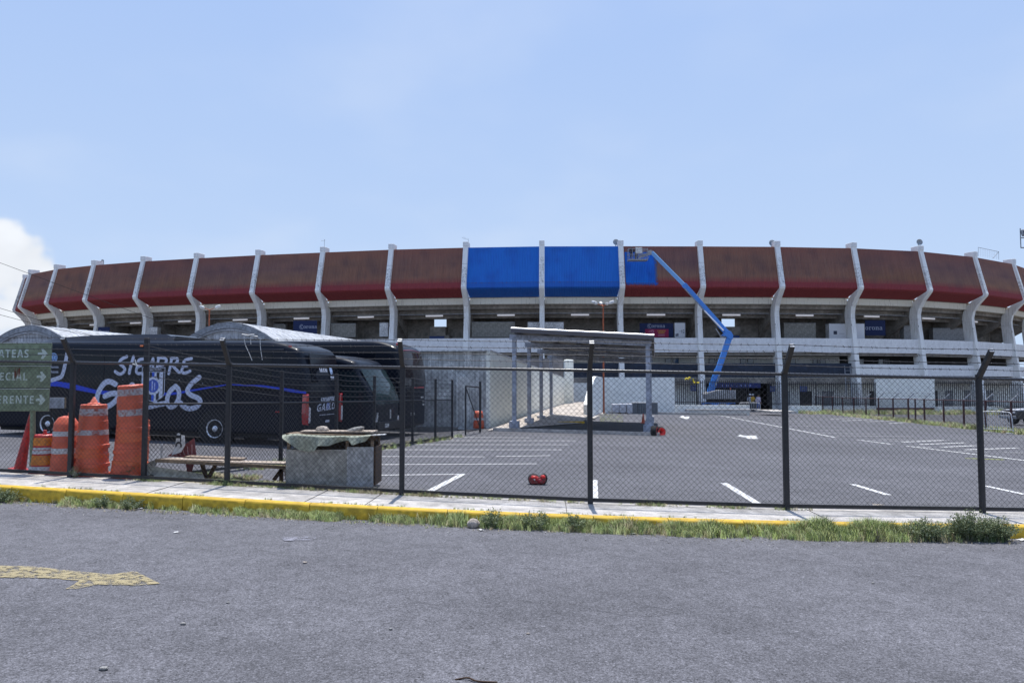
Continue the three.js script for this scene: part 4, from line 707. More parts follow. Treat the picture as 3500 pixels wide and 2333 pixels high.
{ const a = at(2345, 1401, 69), b = at(2565, 1404, 69); single('step', box(b.x - a.x, 0.14, 0.7, (a.x + b.x) / 2, a.y, -69), M.sidewalk, 'white edged low step in front of the plinth by the lift', 'step'); }
{ const a = at(2575, 1396, 74), b = at(2690, 1412, 68); single('entrance_slab', box(b.x - a.x + 1, 0.12, 5, (a.x + b.x) / 2 + 0.3, b.y + 0.1, -70.5), M.sidewalk, 'sunlit pale slab at the gateway right of the crowd barrier', 'pavement'); }
{ const a = at(2302, 1404, 66), b = at(2800, 1408, 66); single('lot_kerb', bar(V(a.x - 5.5, gh(8, 64) + 0.04, -65.2), V(b.x - 6, gh(18, 66) + 0.05, -66.2), 0.2, 0.14), M.sidewalk, 'thin pale kerb line along the far edge of the lot', 'kerb'); }
for (const [x0, x1, y0, y1, d, l] of [[2361, 2379, 1316, 1336, 72, 'small blue notice behind the pickets left of the lift'], [2631, 2650, 1319, 1338, 79.5, 'small blue notice left of the tall near post'], [2733, 2759, 1319, 1338, 82.5, 'small blue notice right of the tall near post']]) {
  const a = at(x0, y0, d), b = at(x1, y1, d), g = thing('notice', l, 'sign', V((a.x + b.x) / 2, b.y, -d)); part('plate', box(b.x - a.x, a.y - b.y, 0.04, 0, (a.y - b.y) / 2, 0), M.signBlue, g); part('printed_lines', [0.3, 0.5, 0.7].map((k) => box((b.x - a.x) * 0.7, 0.03, 0.01, 0, (a.y - b.y) * k, 0.022)), M.fascia, g);
}
{ // warning tape on the pickets
  const d = 69.9, p = (x, y) => at(x, y, d); single('warning_tape', [tube([[2342, 1297], [2347, 1292], [2352, 1296], [2357, 1289], [2360, 1292]].map((q) => p(...q)), 0.06, 20, 4), tube([[2369, 1294], [2372, 1305], [2376, 1308]].map((q) => p(...q)), 0.06, 14, 4), tube([[2382, 1306], [2387, 1308], [2391, 1306]].map((q) => p(...q)), 0.05, 10, 4)], std([0.75, 0.58, 0.03], 0.6), 'crumpled yellow warning tape hung on the pickets by the lift', 'tape');
}
// ladder against the navy screen
{ const a = at(2897, 1250, 86.0), b = at(2906, 1394, 84.6), g = thing('ladder', 'pale ladder leaning on the navy screen at its right end', 'ladder'); const s = V(0.34, 0, 0); part('rail', cyl(a.clone().sub(s).setX(a.x - 0.3), b.clone().sub(s).setX(b.x - 0.3), 0.035), M.galv, g); part('rail', cyl(a.clone().setX(a.x + 0.3), b.clone().setX(b.x + 0.3), 0.035), M.galv, g); for (let k = 0; k < 13; k++) { const c = a.clone().lerp(b, (k + 0.5) / 13); part('rung', cyl(V(c.x - 0.3, c.y, c.z), V(c.x + 0.3, c.y, c.z), 0.022), M.galv, g); } }
// crowd barriers
function barrier(label, a, b, h, lean = 0) {
  const g = thing('crowd_barrier', label, 'barrier'), up = (p, y) => V(p.x, p.y + y, p.z - lean * y);
  part('frame', tube([up(a, 0.12), up(a, h * 0.8), up(a.clone().lerp(b, 0.03), h * 0.97), up(a.clone().lerp(b, 0.08), h), up(a.clone().lerp(b, 0.92), h), up(a.clone().lerp(b, 0.97), h * 0.97), up(b, h * 0.8), up(b, 0.12)], 0.028, 60, 6), M.white, g);
  part('bottom_rail', cyl(up(a, 0.2), up(b, 0.2), 0.022, 0.022, 6), M.white, g);
  for (let k = 1; k < 12; k++) part('bar', cyl(up(a.clone().lerp(b, k / 12), 0.2), up(a.clone().lerp(b, k / 12), h), 0.013, 0.013, 5), M.white, g);
  for (const p of [a.clone().lerp(b, 0.12), a.clone().lerp(b, 0.88)]) part('foot', cyl(V(p.x, p.y + 0.03, p.z + 0.28), V(p.x, p.y + 0.03, p.z - 0.28), 0.022, 0.022, 6), M.white, g);
  return g;
}
{ const a = at(2529, 1401, 69.4), b = at(2599, 1402, 69.2); barrier('white crowd barrier standing in front of the lift entrance', V(a.x, a.y - 0.1, a.z), V(b.x, b.y - 0.1, b.z), 0.75); }
{ const a = onG(3345, 1476), b = onG(3452, 1482); barrier('white crowd barrier leaning on the far fence behind the rightmost post', V(a.x, gh(a.x, -a.z), a.z + 0.4), V(b.x, gh(b.x, -b.z), b.z + 0.3), 1.05, 0.12); }
// bales, crates and cones by the long white wall
{
  const base = (x, y) => { const p = at(x, y, 65.5); p.y = gh(p.x, 65.5); return p; };
  const lab = ['leftmost white wrapped bale against the long white wall', 'middle white wrapped bale', 'white wrapped bale next to the dark crates'];
  [[2103, 1410], [2127, 1411], [2150, 1411]].forEach(([x, y], i) => { const p = base(x, y), g = thing('wrapped_bale', lab[i], 'bale', p, 0.05 * i, ); const w = [0.62, 0.56, 0.5][i]; const b = rbox(w, 0.78 + 0.04 * i, 0.7, 0.09, 0, 0.42, 0); const q = b.attributes.position; for (let k = 0; k < q.count; k++) { const s = 1 + 0.07 * fbm(q.getX(k) * 4 + i, q.getY(k) * 4, q.getZ(k) * 4); q.setXYZ(k, q.getX(k) * s, q.getY(k) * s, q.getZ(k) * s); } b.computeVertexNormals(); part('wrapping', b, M.wrap, g); part('pallet', [box(w, 0.03, 0.7, 0, 0.09, 0), box(0.08, 0.07, 0.7, -w / 2 + 0.06, 0.035, 0), box(0.08, 0.07, 0.7, w / 2 - 0.06, 0.035, 0)], M.darkWood, g); });
  const lab2 = ['narrow dark crate beside the white bales', 'wide dark grey crate with pale top behind the carport post', 'dark ribbed crate right of the carport post'];
  [[2169, 1412, 0.42], [2194, 1412, 0.72], [2237, 1405, 0.46]].forEach(([x, y, w], i) => { const p = base(x, y), g = thing('crate', lab2[i], 'crate', p); part('body', rbox(w, 0.9, 0.6, 0.02, 0, 0.46, 0), M.binGrey, g); const s = []; for (let k = 0; k < 5; k++) s.push(box(0.03, 0.84, 0.02, -w / 2 + (k + 0.5) * w / 5, 0.46, 0.306)); part('ribs', s, M.fascia, g); part('lid', rbox(w + 0.03, 0.05, 0.62, 0.015, 0, 0.935, 0), i === 2 ? M.binGrey : M.white, g); });
}
function cone(p, h, label, mat = M.orange, tilt = 0) { const g = thing('traffic_cone', label, 'traffic cone', p); part('cone_body', lathe([[h * 0.19, 0.03], [h * 0.185, 0.05], [h * 0.05, h * 0.97], [h * 0.035, h], [0.001, h]], 20), mat, g); part('base', rbox(h * 0.52, 0.035, h * 0.52, 0.012, 0, 0.018, 0), mat, g); g.rotation.z = tilt; return g; }
{ const p = onG(2199, 1446), q = onG(2213, 1446); p.y = gh(p.x, -p.z); q.y = gh(q.x, -q.z); cone(p, 0.52, 'small orange traffic cone left of the right carport post'); cone(q, 0.5, 'second orange cone, half hidden by the right carport post'); }
{ // red rubber tyres, turned inside out
  const tyre = (p, R, label, squash, turn, red = M.redPlastic) => {
    const g = thing('rubber_ring', label, 'tyre', p, turn);
    const ring = (r0, w, t0, t1, bend) => grid(40, 10, (u, v) => { const a = u * 2 * Math.PI, b = lerp(t0, t1, v), rr0 = r0 + 0.055 * Math.cos(b); let x = rr0 * Math.cos(a), y = rr0 * Math.sin(a), z = w * Math.sin(b); const dent = Math.exp(-((a - bend) ** 2) / 0.10) * squash; y -= dent * R * 0.95; x *= 1 + 0.12 * squash; y = Math.max(y, -R * 0.72); return [x, y + R * 0.74, z]; });
    part('outer_tread', toCreasedNormals(ring(R, 0.12, -2.2, 2.2, 1.25), 0.8), M.rubber, g);
    part('painted_side', ring(R - 0.012, 0.124, 0.6, 2.5, 1.25), red, g);
    part('painted_inside', ring(R - 0.05, 0.10, 1.6, 4.6, 1.25), red, g);
    part('back_lining', (() => { const d = new THREE.CircleGeometry(R * 0.9, 32); const q = d.attributes.position; for (let k = 0; k < q.count; k++) { let x = q.getX(k) * 1.08, y = q.getY(k); if (y > 0) { const a = Math.atan2(y, x); y -= Math.exp(-((a - 1.25) ** 2) / 0.1) * squash * R * 0.8; } y = Math.max(y, -R * 0.7); q.setXYZ(k, x, y + R * 0.74, -0.05); } return d; })(), std([0.30, 0.025, 0.03], 0.7, { side: THREE.DoubleSide }), g);
    return g;
  };
  const p = onG(1838, 1651); p.y = gh(p.x, -p.z) - 0.018;
  { // kidney shaped shell: black rim, red dished front
    const g = thing('red_shell', 'crushed red and black kidney shaped rubber piece lying alone on the near lot', 'rubber piece', p), k = 0.00533;
    const out = [[-24, 1], [-30, 7], [-33, 17], [-31, 27], [-25, 33], [-15, 36], [-5, 34], [2, 29], [8, 28], [15, 33], [23, 36], [30, 31], [33, 20], [30, 9], [23, 1]], cen = [0, 16];
    const sc = (f, dx = 0) => out.map(([x, y]) => [(cen[0] + (x - cen[0]) * f + dx) * k, (cen[1] + (y - cen[1]) * f) * k]);
    part('black_rim', prism(sc(1), 0.17, 0.03), M.rubber, g);
    part('red_front', prism(sc(0.88, -1.5), 0.06, 0.02).translate(0, 0, 0.075), std([0.30, 0.03, 0.03], 0.5, { map: dirtMap, tile: 0.4 }), g);
    const lobe = (x, y, rx, ry, name, mat) => { const e = new THREE.SphereGeometry(1, 20, 12); e.scale(rx * k, ry * k, 0.022); e.translate(x * k, y * k, 0.102); part(name, e, mat, g); };
    const bright = std([0.80, 0.03, 0.02], 0.4); lobe(-12, 25, 11, 5, 'red_lobe', bright); lobe(-4, 20, 7, 6, 'red_lobe', std([0.5, 0.02, 0.02], 0.45)); lobe(17, 27, 8, 6, 'red_lobe', bright); lobe(6, 14, 8, 7, 'red_lobe', std([0.36, 0.015, 0.03], 0.5)); lobe(-11, 18, 3.2, 3.2, 'white_spot', M.white);
  }
  const q = onG(2238, 1487); q.y = gh(q.x, -q.z); tyre(q, 0.19, 'dark red tyre standing at the right carport post', 0.1, 1.15);
  const r = onG(2250, 1486); r.y = gh(r.x, -r.z); tyre(r.add(V(0.05, 0, 0.12)), 0.17, 'brighter red tyre beside the dark red one, right of the carport', 0.15, 0.45, std([0.85, 0.03, 0.025], 0.45));
}
{ // red drum standing by the gate
  const p = onG(1634, 1466); p.y = gh(p.x, -p.z); const g = thing('traffic_drum', 'small red traffic drum behind the open gate by the rough wall', 'traffic drum', p.add(V(0, 0, -0.6)));
  part('drum_body', lathe([[0.001, 0], [0.24, 0], [0.235, 0.3], [0.21, 0.31], [0.2, 0.62], [0.18, 0.63], [0.16, 0.75], [0.001, 0.76]], 24), M.orange, g); part('white_band', [lathe([[0.211, 0.36], [0.208, 0.45]], 24)], M.bandWhite, g);
}
// street lamps
function lamp(px, pyTop, d, label, arms) {
  const t = at(px, pyTop, d), y0 = gh(t.x, d), g = thing('street_lamp', label, 'street lamp', V(t.x, y0, -d)), H = t.y - y0;
  part('pole', cyl(V(0, 0, 0), V(0, H, 0), 0.075, 0.05, 12), M.lampOrange, g);
  for (const [a, len, rise] of arms) {
    const dir = V(Math.cos(a), 0, -Math.sin(a)), e = dir.clone().multiplyScalar(len * 0.5).add(V(0, H + rise * 0.42, 0)), f = dir.clone().multiplyScalar(len).add(V(0, H + rise, 0));
    part('arm', cyl(V(0, H - 0.02, 0), e.clone(), 0.03, 0.025, 8), M.lampOrange, g);
    const head = new THREE.SphereGeometry(1, 20, 12); head.scale(0.13, len * 0.30, 0.085); part('lamp_head', align(head, e, f.clone().add(dir.clone().multiplyScalar(0.05))), M.white, g);
  }
}
lamp(2062, 1045, 62, 'four headed street lamp on an orange pole behind the carport roof', [[0.05, 0.85, 0.4], [3.09, 0.88, 0.37], [1.75, 0.8, 0.42], [-0.9, 0.5, 0.18]]);
lamp(715, 1058, 62, 'two headed street lamp on an orange pole above the main bus', [[0.1, 0.8, 0.34], [3.05, 0.8, 0.3]]);
// overhead cables at the left
for (const [l, r, d0, d1, n] of [[[-60, 876], [1030, 1262], 40, 44, 'upper overhead cable slanting across the left of the stadium'], [[-60, 1035], [600, 1215], 38, 40, 'middle overhead cable low over the left shed'], [[-60, 1060], [420, 1165], 36, 38, 'lowest overhead cable at the left edge over the shed']]) { const a = at(...l, d0), b = at(...r, d1), m = a.clone().lerp(b, 0.5); m.y -= 0.12; single('overhead_cable', tube([a, m, b], 0.011, 30, 5), M.rubber, n, 'cable'); }

// ------------------------------------------------------------------ boom lift
{
  const d = 78, P = (x, y, dd = d) => at(x, y, dd);
  const g = thing('boom_lift', 'blue articulated boom lift reaching up to the half painted bay', 'boom lift');
  const gy = -1.1;
  const c = P(2452, 1380), chassis = part('chassis', [rbox(2.9, 0.5, 1.7, 0.06, c.x + 0.1, gy + 0.75, c.z)], M.liftBlue, g);
  const lett = new THREE.PlaneGeometry(0.8, 0.3); lett.translate(c.x + 0.3, gy + 0.78, c.z + 0.856); part('chassis_plate', lett, M.fascia, chassis);
  for (const [x, z] of [[-1.15, 0.95], [1.25, 0.95], [-1.15, -0.95], [1.25, -0.95]]) { const w = part('wheel', cyl(V(c.x + x, gy + 0.45, c.z + z - 0.17), V(c.x + x, gy + 0.45, c.z + z + 0.17), 0.45, 0.45, 24), M.rubber, g); part('hub', cyl(V(c.x + x, gy + 0.45, c.z + z + 0.1), V(c.x + x, gy + 0.45, c.z + z + 0.19), 0.2, 0.18, 16), M.liftGrey, w); }
  const tA = P(2410, 1363), tB = P(2507, 1332), tw = tB.x - tA.x, th = tB.y - tA.y;
  const cover = prism([[-tw / 2, 0], [tw / 2, 0], [tw / 2, th * 0.97], [tw * 0.1, th], [-tw * 0.2, th * 0.95], [-tw / 2 + 0.15, th * 0.75], [-tw / 2, th * 0.55]], 2.1, 0.06); cover.translate((tA.x + tB.x) / 2, tA.y, -d); part('engine_cover', cover, M.liftGrey, g);
  part('beacon', lathe([[0.001, 0], [0.07, 0], [0.07, 0.16], [0.03, 0.2], [0.001, 0.2]], 12).translate(P(2496, 1331).x, P(0, 1332).y, -d), M.amberLens, g);
  const j0 = P(2426, 1345), j1 = P(2494, 1152), mid = j0.clone().lerp(j1, 0.42);
  part('lower_boom', [bar(j0, mid, 0.5, 0.62), bar(mid.clone().lerp(j0, 0.03), j1, 0.42, 0.5)], M.liftBlue, g);
  part('hydraulic_ram', [cyl(P(2440, 1320).add(V(0, 0, 0.4)), P(2456, 1280).add(V(0, 0, 0.4)), 0.06)], M.galv, g);
  part('elbow', prism([[-0.75, 0.15], [-0.35, 0.05], [0.05, -0.25], [0.32, -0.2], [0.36, 0.2], [0.15, 0.55], [-0.25, 0.75], [-0.55, 0.95], [-0.62, 0.8], [-0.45, 0.5]], 0.55, 0.04).translate(j1.x - 0.05, j1.y, -d), M.liftBlue, g);
  part('tie_rod', [bar(P(2463, 1147), P(2447, 1122), 0.08, 0.08), bar(P(2463, 1150), P(2490, 1152), 0.1, 0.14)], M.liftGrey, g);
  const k0 = P(2484, 1136), k1 = P(2338, 972, 79.4), k2 = P(2228, 862, 81);
  part('upper_boom', bar(k0, k1, 0.4, 0.52), M.liftBlue, g);
  part('telescopic_boom', bar(k1.clone().lerp(k0, 0.05), k2, 0.3, 0.36), std([0.16, 0.36, 0.66], 0.4), g);
  part('boom_cylinder', [cyl(P(2470, 1130).add(V(0, 0, 0.35)), P(2405, 1062, 78.6).add(V(0, 0, 0.35)), 0.07, 0.06)], std([0.75, 0.75, 0.77], 0.3, { metalness: 0.3 }), g);
  part('hose_track', bar(k1.clone().lerp(k0, 0.02).add(V(-0.1, -0.3, 0.25)), k0.clone().lerp(k1, 0.2).add(V(-0.1, -0.28, 0.25)), 0.1, 0.12), M.fascia, g);
  part('jib_head', [bar(k2, P(2214, 864, 81), 0.3, 0.5), bar(P(2214, 866, 81), P(2184, 876, 81), 0.12, 0.14), bar(P(2214, 872, 81), P(2182, 882, 81), 0.1, 0.1)], M.liftGrey, g);
  // basket
  const B0 = P(2147, 890, 81), B1 = P(2212, 890, 81), top = P(0, 852, 81).y - B0.y, w = B1.x - B0.x, dp = 0.95;
  const bk = part('basket_floor', rbox(w, 0.1, dp, 0.02, (B0.x + B1.x) / 2, B0.y, -81), M.liftGrey, g);
  const rails = []; for (const y of [0.06, top * 0.5, top]) for (const z of [-dp / 2, dp / 2]) rails.push(bar(V(B0.x, B0.y + y, -81 + z), V(B1.x, B0.y + y, -81 + z), 0.05, 0.05)); for (const y of [top * 0.5, top]) for (const x of [B0.x, B1.x]) rails.push(bar(V(x, B0.y + y, -81 - dp / 2), V(x, B0.y + y, -81 + dp / 2), 0.05, 0.05));
  part('guard_rail', rails, M.liftGrey, g);
  for (let k = 0; k < 6; k++) for (const z of [-dp / 2, dp / 2]) part('guard_post', cyl(V(lerp(B0.x, B1.x, k / 5), B0.y, -81 + z), V(lerp(B0.x, B1.x, k / 5), B0.y + top, -81 + z), 0.025, 0.025, 6), M.liftGrey, g);
  const sb = P(2181, 871, 81), s2 = P(2166, 848, 81); part('control_box', rbox(0.68, 0.6, 0.2, 0.03, P(2181, 859, 81).x, P(0, 859, 81).y, -80.42), M.white, g);
  const mesh2 = []; for (let k = 0; k < 14; k++) mesh2.push(bar(V(lerp(B0.x, B1.x, k / 13), B0.y + 0.05, -80.52), V(lerp(B0.x, B1.x, (k + 1.4) / 13), B0.y + top * 0.5, -80.52), 0.015, 0.02)); part('basket_mesh', mesh2, M.liftGrey, g).userData.kind = 'stuff';
}
// ------------------------------------------------------------------ buses
const BA = [0.970, 0.242], BP = [0.242, 0.970], BR = [-6.43, 24.8]; // heading (right, nearer) and depth of the bus row; near rear corner of the first bus
const wq = (t) => t * (1.45 - 0.45 * t * t);
function busShell(L, W, H, y0, o) {
  const Hb = H - y0, g = new THREE.BoxGeometry(2, 2, 2, 44, 22, 16), p = g.attributes.position, r = 0.26;
  for (let i = 0; i < p.count; i++) {
    let x = wq(p.getX(i)) * L / 2, y = wq(p.getY(i)) * Hb / 2, z = wq(p.getZ(i)) * W / 2;
    const rb = y < 0 ? 0.10 : r, cx = THREE.MathUtils.clamp(x, -(L / 2 - r), L / 2 - r), cy = THREE.MathUtils.clamp(y, -(Hb / 2 - 0.1), Hb / 2 - rb), cz = THREE.MathUtils.clamp(z, -(W / 2 - r), W / 2 - r);
    const d = V((x - cx) / r, (y - cy) / rb, (z - cz) / r), l = d.length(); if (l > 1) { x = cx + d.x / l * r; y = cy + d.y / l * rb; z = cz + d.z / l * r; }
    const Y = y + Hb / 2 + y0;
    x -= o.front * ss(Y, 1.25, H) * ss(x, L / 2 - 1.7, L / 2); x += o.rear * ss(Y, 1.5, H) ** 2 * ss(-x, L / 2 - 1.2, L / 2);
    let yy = Y - o.droopR * ss(-x, L / 2 - 1.9, L / 2) ** 2 * ss(Y, H - 1.2, H) - o.droopF * ss(x, L / 2 - 2.8, L / 2) ** 2 * ss(Y, H - 1.4, H);
    const end = ss(Math.abs(x), L / 2 - 0.5, L / 2); x -= Math.sign(x) * 0.13 * end * (2 * z / W) ** 2;
    p.setXYZ(i, x, yy, z);
  }
  g.deleteAttribute('uv'); g.deleteAttribute('normal'); const m = mergeVertices(g, 1e-4); m.computeVertexNormals(); return m;
}
function makeBus(label, s0, off, L, W, H, rearAtRight, o, wheels) {
  const dir = rearAtRight ? -1 : 1, nearZ = rearAtRight ? -1 : 1;
  const corner = [BR[0] + BP[0] * off + BA[0] * s0, BR[1] + BP[1] * off - BA[1] * s0]; // near corner at the right hand end
  const c = [corner[0] - BA[0] * L / 2 + BP[0] * W / 2, corner[1] + BA[1] * L / 2 + BP[1] * W / 2];
  const turn = rearAtRight ? Math.PI - Math.atan2(BA[1], BA[0]) : -Math.atan2(BA[1], BA[0]);
  const yc = gh(corner[0] - 2, corner[1]) + 0.02, g = thing('coach_bus', label, 'bus', V(c[0], yc, -c[1]), turn);
  g.rotation.z = rearAtRight ? o.pitch : -o.pitch;
  part('body', busShell(L, W, H, 0.33, o), M.busBlack, g);
  part('skirt', [box(L - 1.0, 0.24, W - 0.3, 0, 0.36, 0)], M.rubber, g);
  for (const z of [1, -1]) for (let k = 0; k < 6; k++) { const x0 = -L / 2 + 1.3 + k * (L - 3.0) / 6, w = (L - 3.0) / 6 - 0.03; part('side_window', rbox(w, (o.winT ?? H - 0.42) - 1.75, 0.03, 0.012, x0 + w / 2, 1.75 + ((o.winT ?? H - 0.42) - 1.75) / 2, z * (W / 2 - 0.004)), M.busGlass, g); }
  for (const x of wheels) for (const z of [1, -1]) {
    part('wheel_arch', cyl(V(x, 0.52, z * (W / 2 - 0.3)), V(x, 0.52, z * (W / 2 + 0.008)), 0.62, 0.62, 28), M.rubber, g);
    const zz = z * W / 2, t = lathe([[0.3, -0.14], [0.44, -0.15], [0.5, -0.1], [0.505, 0.06], [0.46, 0.13], [0.3, 0.13]], 32); t.rotateX(z * Math.PI / 2); t.translate(x, 0.5, zz - z * 0.1); const w = part('wheel', t, M.rubber, g);
    const rim = lathe([[0.001, 0.10], [0.07, 0.10], [0.09, 0.06], [0.17, 0.04], [0.2, -0.02], [0.245, -0.03], [0.27, 0.06], [0.30, 0.09], [0.30, 0.05]], 32); rim.rotateX(z * Math.PI / 2); rim.translate(x, 0.5, zz - z * 0.05); part('rim', rim, M.chrome, w);
    const nuts = []; for (let k = 0; k < 10; k++) { const a = k * 0.6283; nuts.push(cyl(V(x + 0.13 * Math.cos(a), 0.5 + 0.13 * Math.sin(a), zz - z * 0.03), V(x + 0.13 * Math.cos(a), 0.5 + 0.13 * Math.sin(a), zz + z * 0.02), 0.017, 0.017, 6)); nuts.push(cyl(V(x + 0.222 * Math.cos(a), 0.5 + 0.222 * Math.sin(a), zz - z * 0.085), V(x + 0.222 * Math.cos(a), 0.5 + 0.222 * Math.sin(a), zz - z * 0.062), 0.026, 0.026, 8)); } part('wheel_nuts', nuts, M.rubber, w);
  }
  return { g, L, W, H, nearZ, corner, yc, dir };
}
const b1 = makeBus('large black coach with white brush lettering on its side, nearest of the buses', 0, 0, 12.5, 2.55, 3.36, true, { front: 0.5, rear: 0.28, droopR: 0.32, droopF: 0.3, pitch: 0.012 }, [-2.95, 3.6]);
const b2 = makeBus('lower black coach with rounded windshield, in front of the tallest coach', 0.87, 3.25, 11.5, 2.5, 3.06, false, { front: 0.75, rear: 0.2, droopR: 0.1, droopF: 0.42, pitch: 0.006, winT: 2.55 }, [-3.1, 3.0]);
const b3 = makeBus('tallest black coach at the back of the row, dark rear window with thin red trim', 0.72, 6.45, 12.5, 2.6, 3.78, true, { front: 0.5, rear: 0.3, droopR: 0.35, droopF: 0.3, pitch: 0.008 }, [-3.0, 3.6]);
{ // first coach: fairing, lights, lettering
  const { g, L, W, H } = b1, near = -W / 2, sx = (s) => s - L / 2;
  const fair = new THREE.BoxGeometry(2, 1, 1, 30, 4, 8), q = fair.attributes.position; for (let i = 0; i < q.count; i++) { const t = q.getX(i), y = q.getY(i) + 0.5; q.setXYZ(i, sx(8.1) + t * 2.85, H - 0.1 + y * 0.34 * Math.pow(1 - Math.pow(Math.max(0, t * 0.5 + 0.5), 3.5), 0.6) * (t < -0.9 ? 0.8 : 1), q.getZ(i) * (1.95 - 0.4 * y)); } fair.computeVertexNormals();
  part('roof_fairing', fair, M.busRoof, g); part('roof_hatch', rbox(2.4, 0.07, 1.2, 0.03, sx(3.2), H + 0.03, 0), M.rubber, g);
  part('gutter_rail', [cyl(V(sx(0.9), H - 0.3, near + 0.01), V(sx(L - 1.3), H - 0.3, near + 0.01), 0.03, 0.03, 8)], M.busRoof, g);
  const px2 = (px, py) => { const k = (px - CX) / F, s = (BR[0] - BR[1] * k) / (BA[0] + BA[1] * k), d = BR[1] + BA[1] * s; return [s, at(px, py, d).y - b1.yc - 0.012 * (s - L / 2)]; };
  const spot = (px, py, w, h, name, mat) => { const [s, y] = px2(px, py); part(name, rbox(w, h, 0.04, 0.015, sx(s), y, near - 0.01), mat, g); };
  spot(987, 1183, 0.12, 0.06, 'marker_light', M.redLens); spot(479, 1182, 0.12, 0.05, 'marker_light', M.amberLens); spot(955, 1407, 0.26, 0.04, 'side_reflector', M.redLens);
  const S1 = 10.6, PXM = 180, CWd = 1908, CHt = 486, Y1 = 3.0, to = (px, py) => { const [s, y] = px2(px, py); return [(S1 - s) * PXM, (Y1 - y) * PXM]; };
  const tex = canvas(CWd, CHt, (c, w, h) => {
    c.clearRect(0, 0, w, h); c.lineCap = 'round'; c.lineJoin = 'round';
    const path = (pts, conv) => { const P = pts.map((a) => conv(a)); c.beginPath(); c.moveTo(...P[0]); for (let i = 1; i < P.length - 1; i++) c.quadraticCurveTo(P[i][0], P[i][1], (P[i][0] + P[i + 1][0]) / 2, (P[i][1] + P[i + 1][1]) / 2); c.lineTo(...P.at(-1)); };
    const A = ([x, y]) => to(300 + x / 5.6, 1180 + y / 5.6), R = ([x, y]) => to(x, y);
    // blue wave
    const band = (top, bot) => { c.fillStyle = '#0b3bc0'; c.beginPath(); top.forEach((p, i) => (i ? c.lineTo(...R(p)) : c.moveTo(...R(p)))); bot.reverse().forEach((p) => c.lineTo(...R(p))); c.fill(); };
    band([[120, 1300], [200, 1303], [240, 1309], [330, 1332], [420, 1340], [520, 1343], [600, 1340], [690, 1325], [780, 1312], [900, 1316], [1000, 1330], [1046, 1338]], [[120, 1318], [200, 1320], [240, 1328], [330, 1345], [420, 1354], [520, 1354], [600, 1348], [690, 1331], [780, 1315], [900, 1322], [1000, 1340], [1046, 1345]]);
    // white hooked stripe near the front
    c.strokeStyle = '#b9bfd0'; c.lineWidth = 26; c.lineJoin = 'miter'; c.lineCap = 'butt'; path([[228, 1195], [224, 1225], [214, 1285], [200, 1292], [150, 1307]], R); c.stroke(); c.lineCap = 'round'; c.lineJoin = 'round';
    // round maker's badge and small words at the front
    const [bx, by] = R([180, 1222]); c.fillStyle = '#8fb0d8'; c.beginPath(); c.arc(bx, by, 30, 0, 7); c.fill(); c.strokeStyle = '#2c4c86'; c.lineWidth = 4; c.beginPath(); c.arc(bx, by, 23, 0, 7); c.stroke(); c.beginPath(); c.moveTo(bx - 9, by - 20); c.lineTo(bx, by - 2); c.lineTo(bx + 9, by - 20); c.stroke(); c.beginPath(); c.moveTo(bx - 18, by - 8); c.lineTo(bx - 8, by + 18); c.lineTo(bx, by + 4); c.lineTo(bx + 8, by + 18); c.lineTo(bx + 18, by - 8); c.stroke();
    c.fillStyle = '#b4bac8'; c.font = 'bold 22px sans-serif'; c.textAlign = 'right'; c.fillText('Camiones', ...R([199, 1258])); c.fillText('y Buses', ...R([199, 1275]));
    const W1 = '#bcc2d6'; c.strokeStyle = W1;
    const brush = (pts, wd) => { c.lineWidth = wd * 0.40; path(pts, A); c.stroke(); c.save(); c.globalCompositeOperation = 'destination-out'; c.lineWidth = 1.2; for (const o of [0.36]) { c.globalAlpha = 0.9; path(pts.slice(-Math.max(2, Math.ceil(pts.length * 0.55))).map(([x, y]) => [x + o * wd * 0.7, y + o * wd]), A); c.stroke(); } c.restore(); };
    // SIEMPRE
    brush([[730, 215], [650, 245], [590, 310], [610, 370], [710, 430], [690, 520], [600, 560], [520, 500]], 50);
    brush([[860, 220], [830, 330], [800, 450], [790, 530]], 52);
    brush([[1060, 260], [970, 260], [940, 330], [990, 400], [930, 420], [915, 500], [960, 545], [1020, 535]], 46); brush([[930, 400], [1010, 395]], 36);
    brush([[1060, 520], [1085, 380], [1110, 240], [1150, 330], [1190, 400], [1215, 300], [1240, 225], [1240, 390]], 40);
    brush([[1340, 250], [1320, 400], [1310, 520]], 44); brush([[1330, 240], [1450, 230], [1510, 290], [1440, 370], [1370, 385]], 44);
    brush([[1590, 260], [1570, 400], [1545, 540]], 46); brush([[1580, 250], [1680, 230], [1720, 290], [1650, 370], [1610, 390], [1680, 460], [1750, 520]], 46);
    brush([[1970, 250], [1860, 265], [1810, 330], [1880, 390], [1800, 420], [1785, 500], [1840, 540], [1950, 490]], 46); brush([[1810, 385], [1890, 395]], 36);
    // GALLOS
    brush([[530, 740], [450, 690], [350, 690], [260, 790], [200, 930], [180, 1080], [250, 1190], [400, 1180], [530, 1080], [610, 960], [560, 910], [450, 920], [340, 970]], 84);
    brush([[660, 1200], [720, 1020], [800, 820], [860, 720], [920, 880], [960, 1060], [1000, 1190]], 74); brush([[720, 1050], [900, 1020]], 50);
    brush([[1080, 700], [1070, 900], [1080, 1160], [1200, 1180], [1360, 1130], [1480, 1110]], 76); brush([[1300, 700], [1290, 900], [1300, 1140], [1420, 1130]], 66);
    brush([[1690, 790], [1600, 830], [1530, 980], [1530, 1120], [1600, 1190], [1690, 1150], [1760, 1000], [1750, 840], [1680, 780]], 74);
    brush([[2130, 610], [2020, 690], [1930, 800], [1900, 880], [1990, 960], [2120, 1000], [2180, 1070], [2110, 1180], [1960, 1220], [1840, 1170], [1790, 1100]], 74);
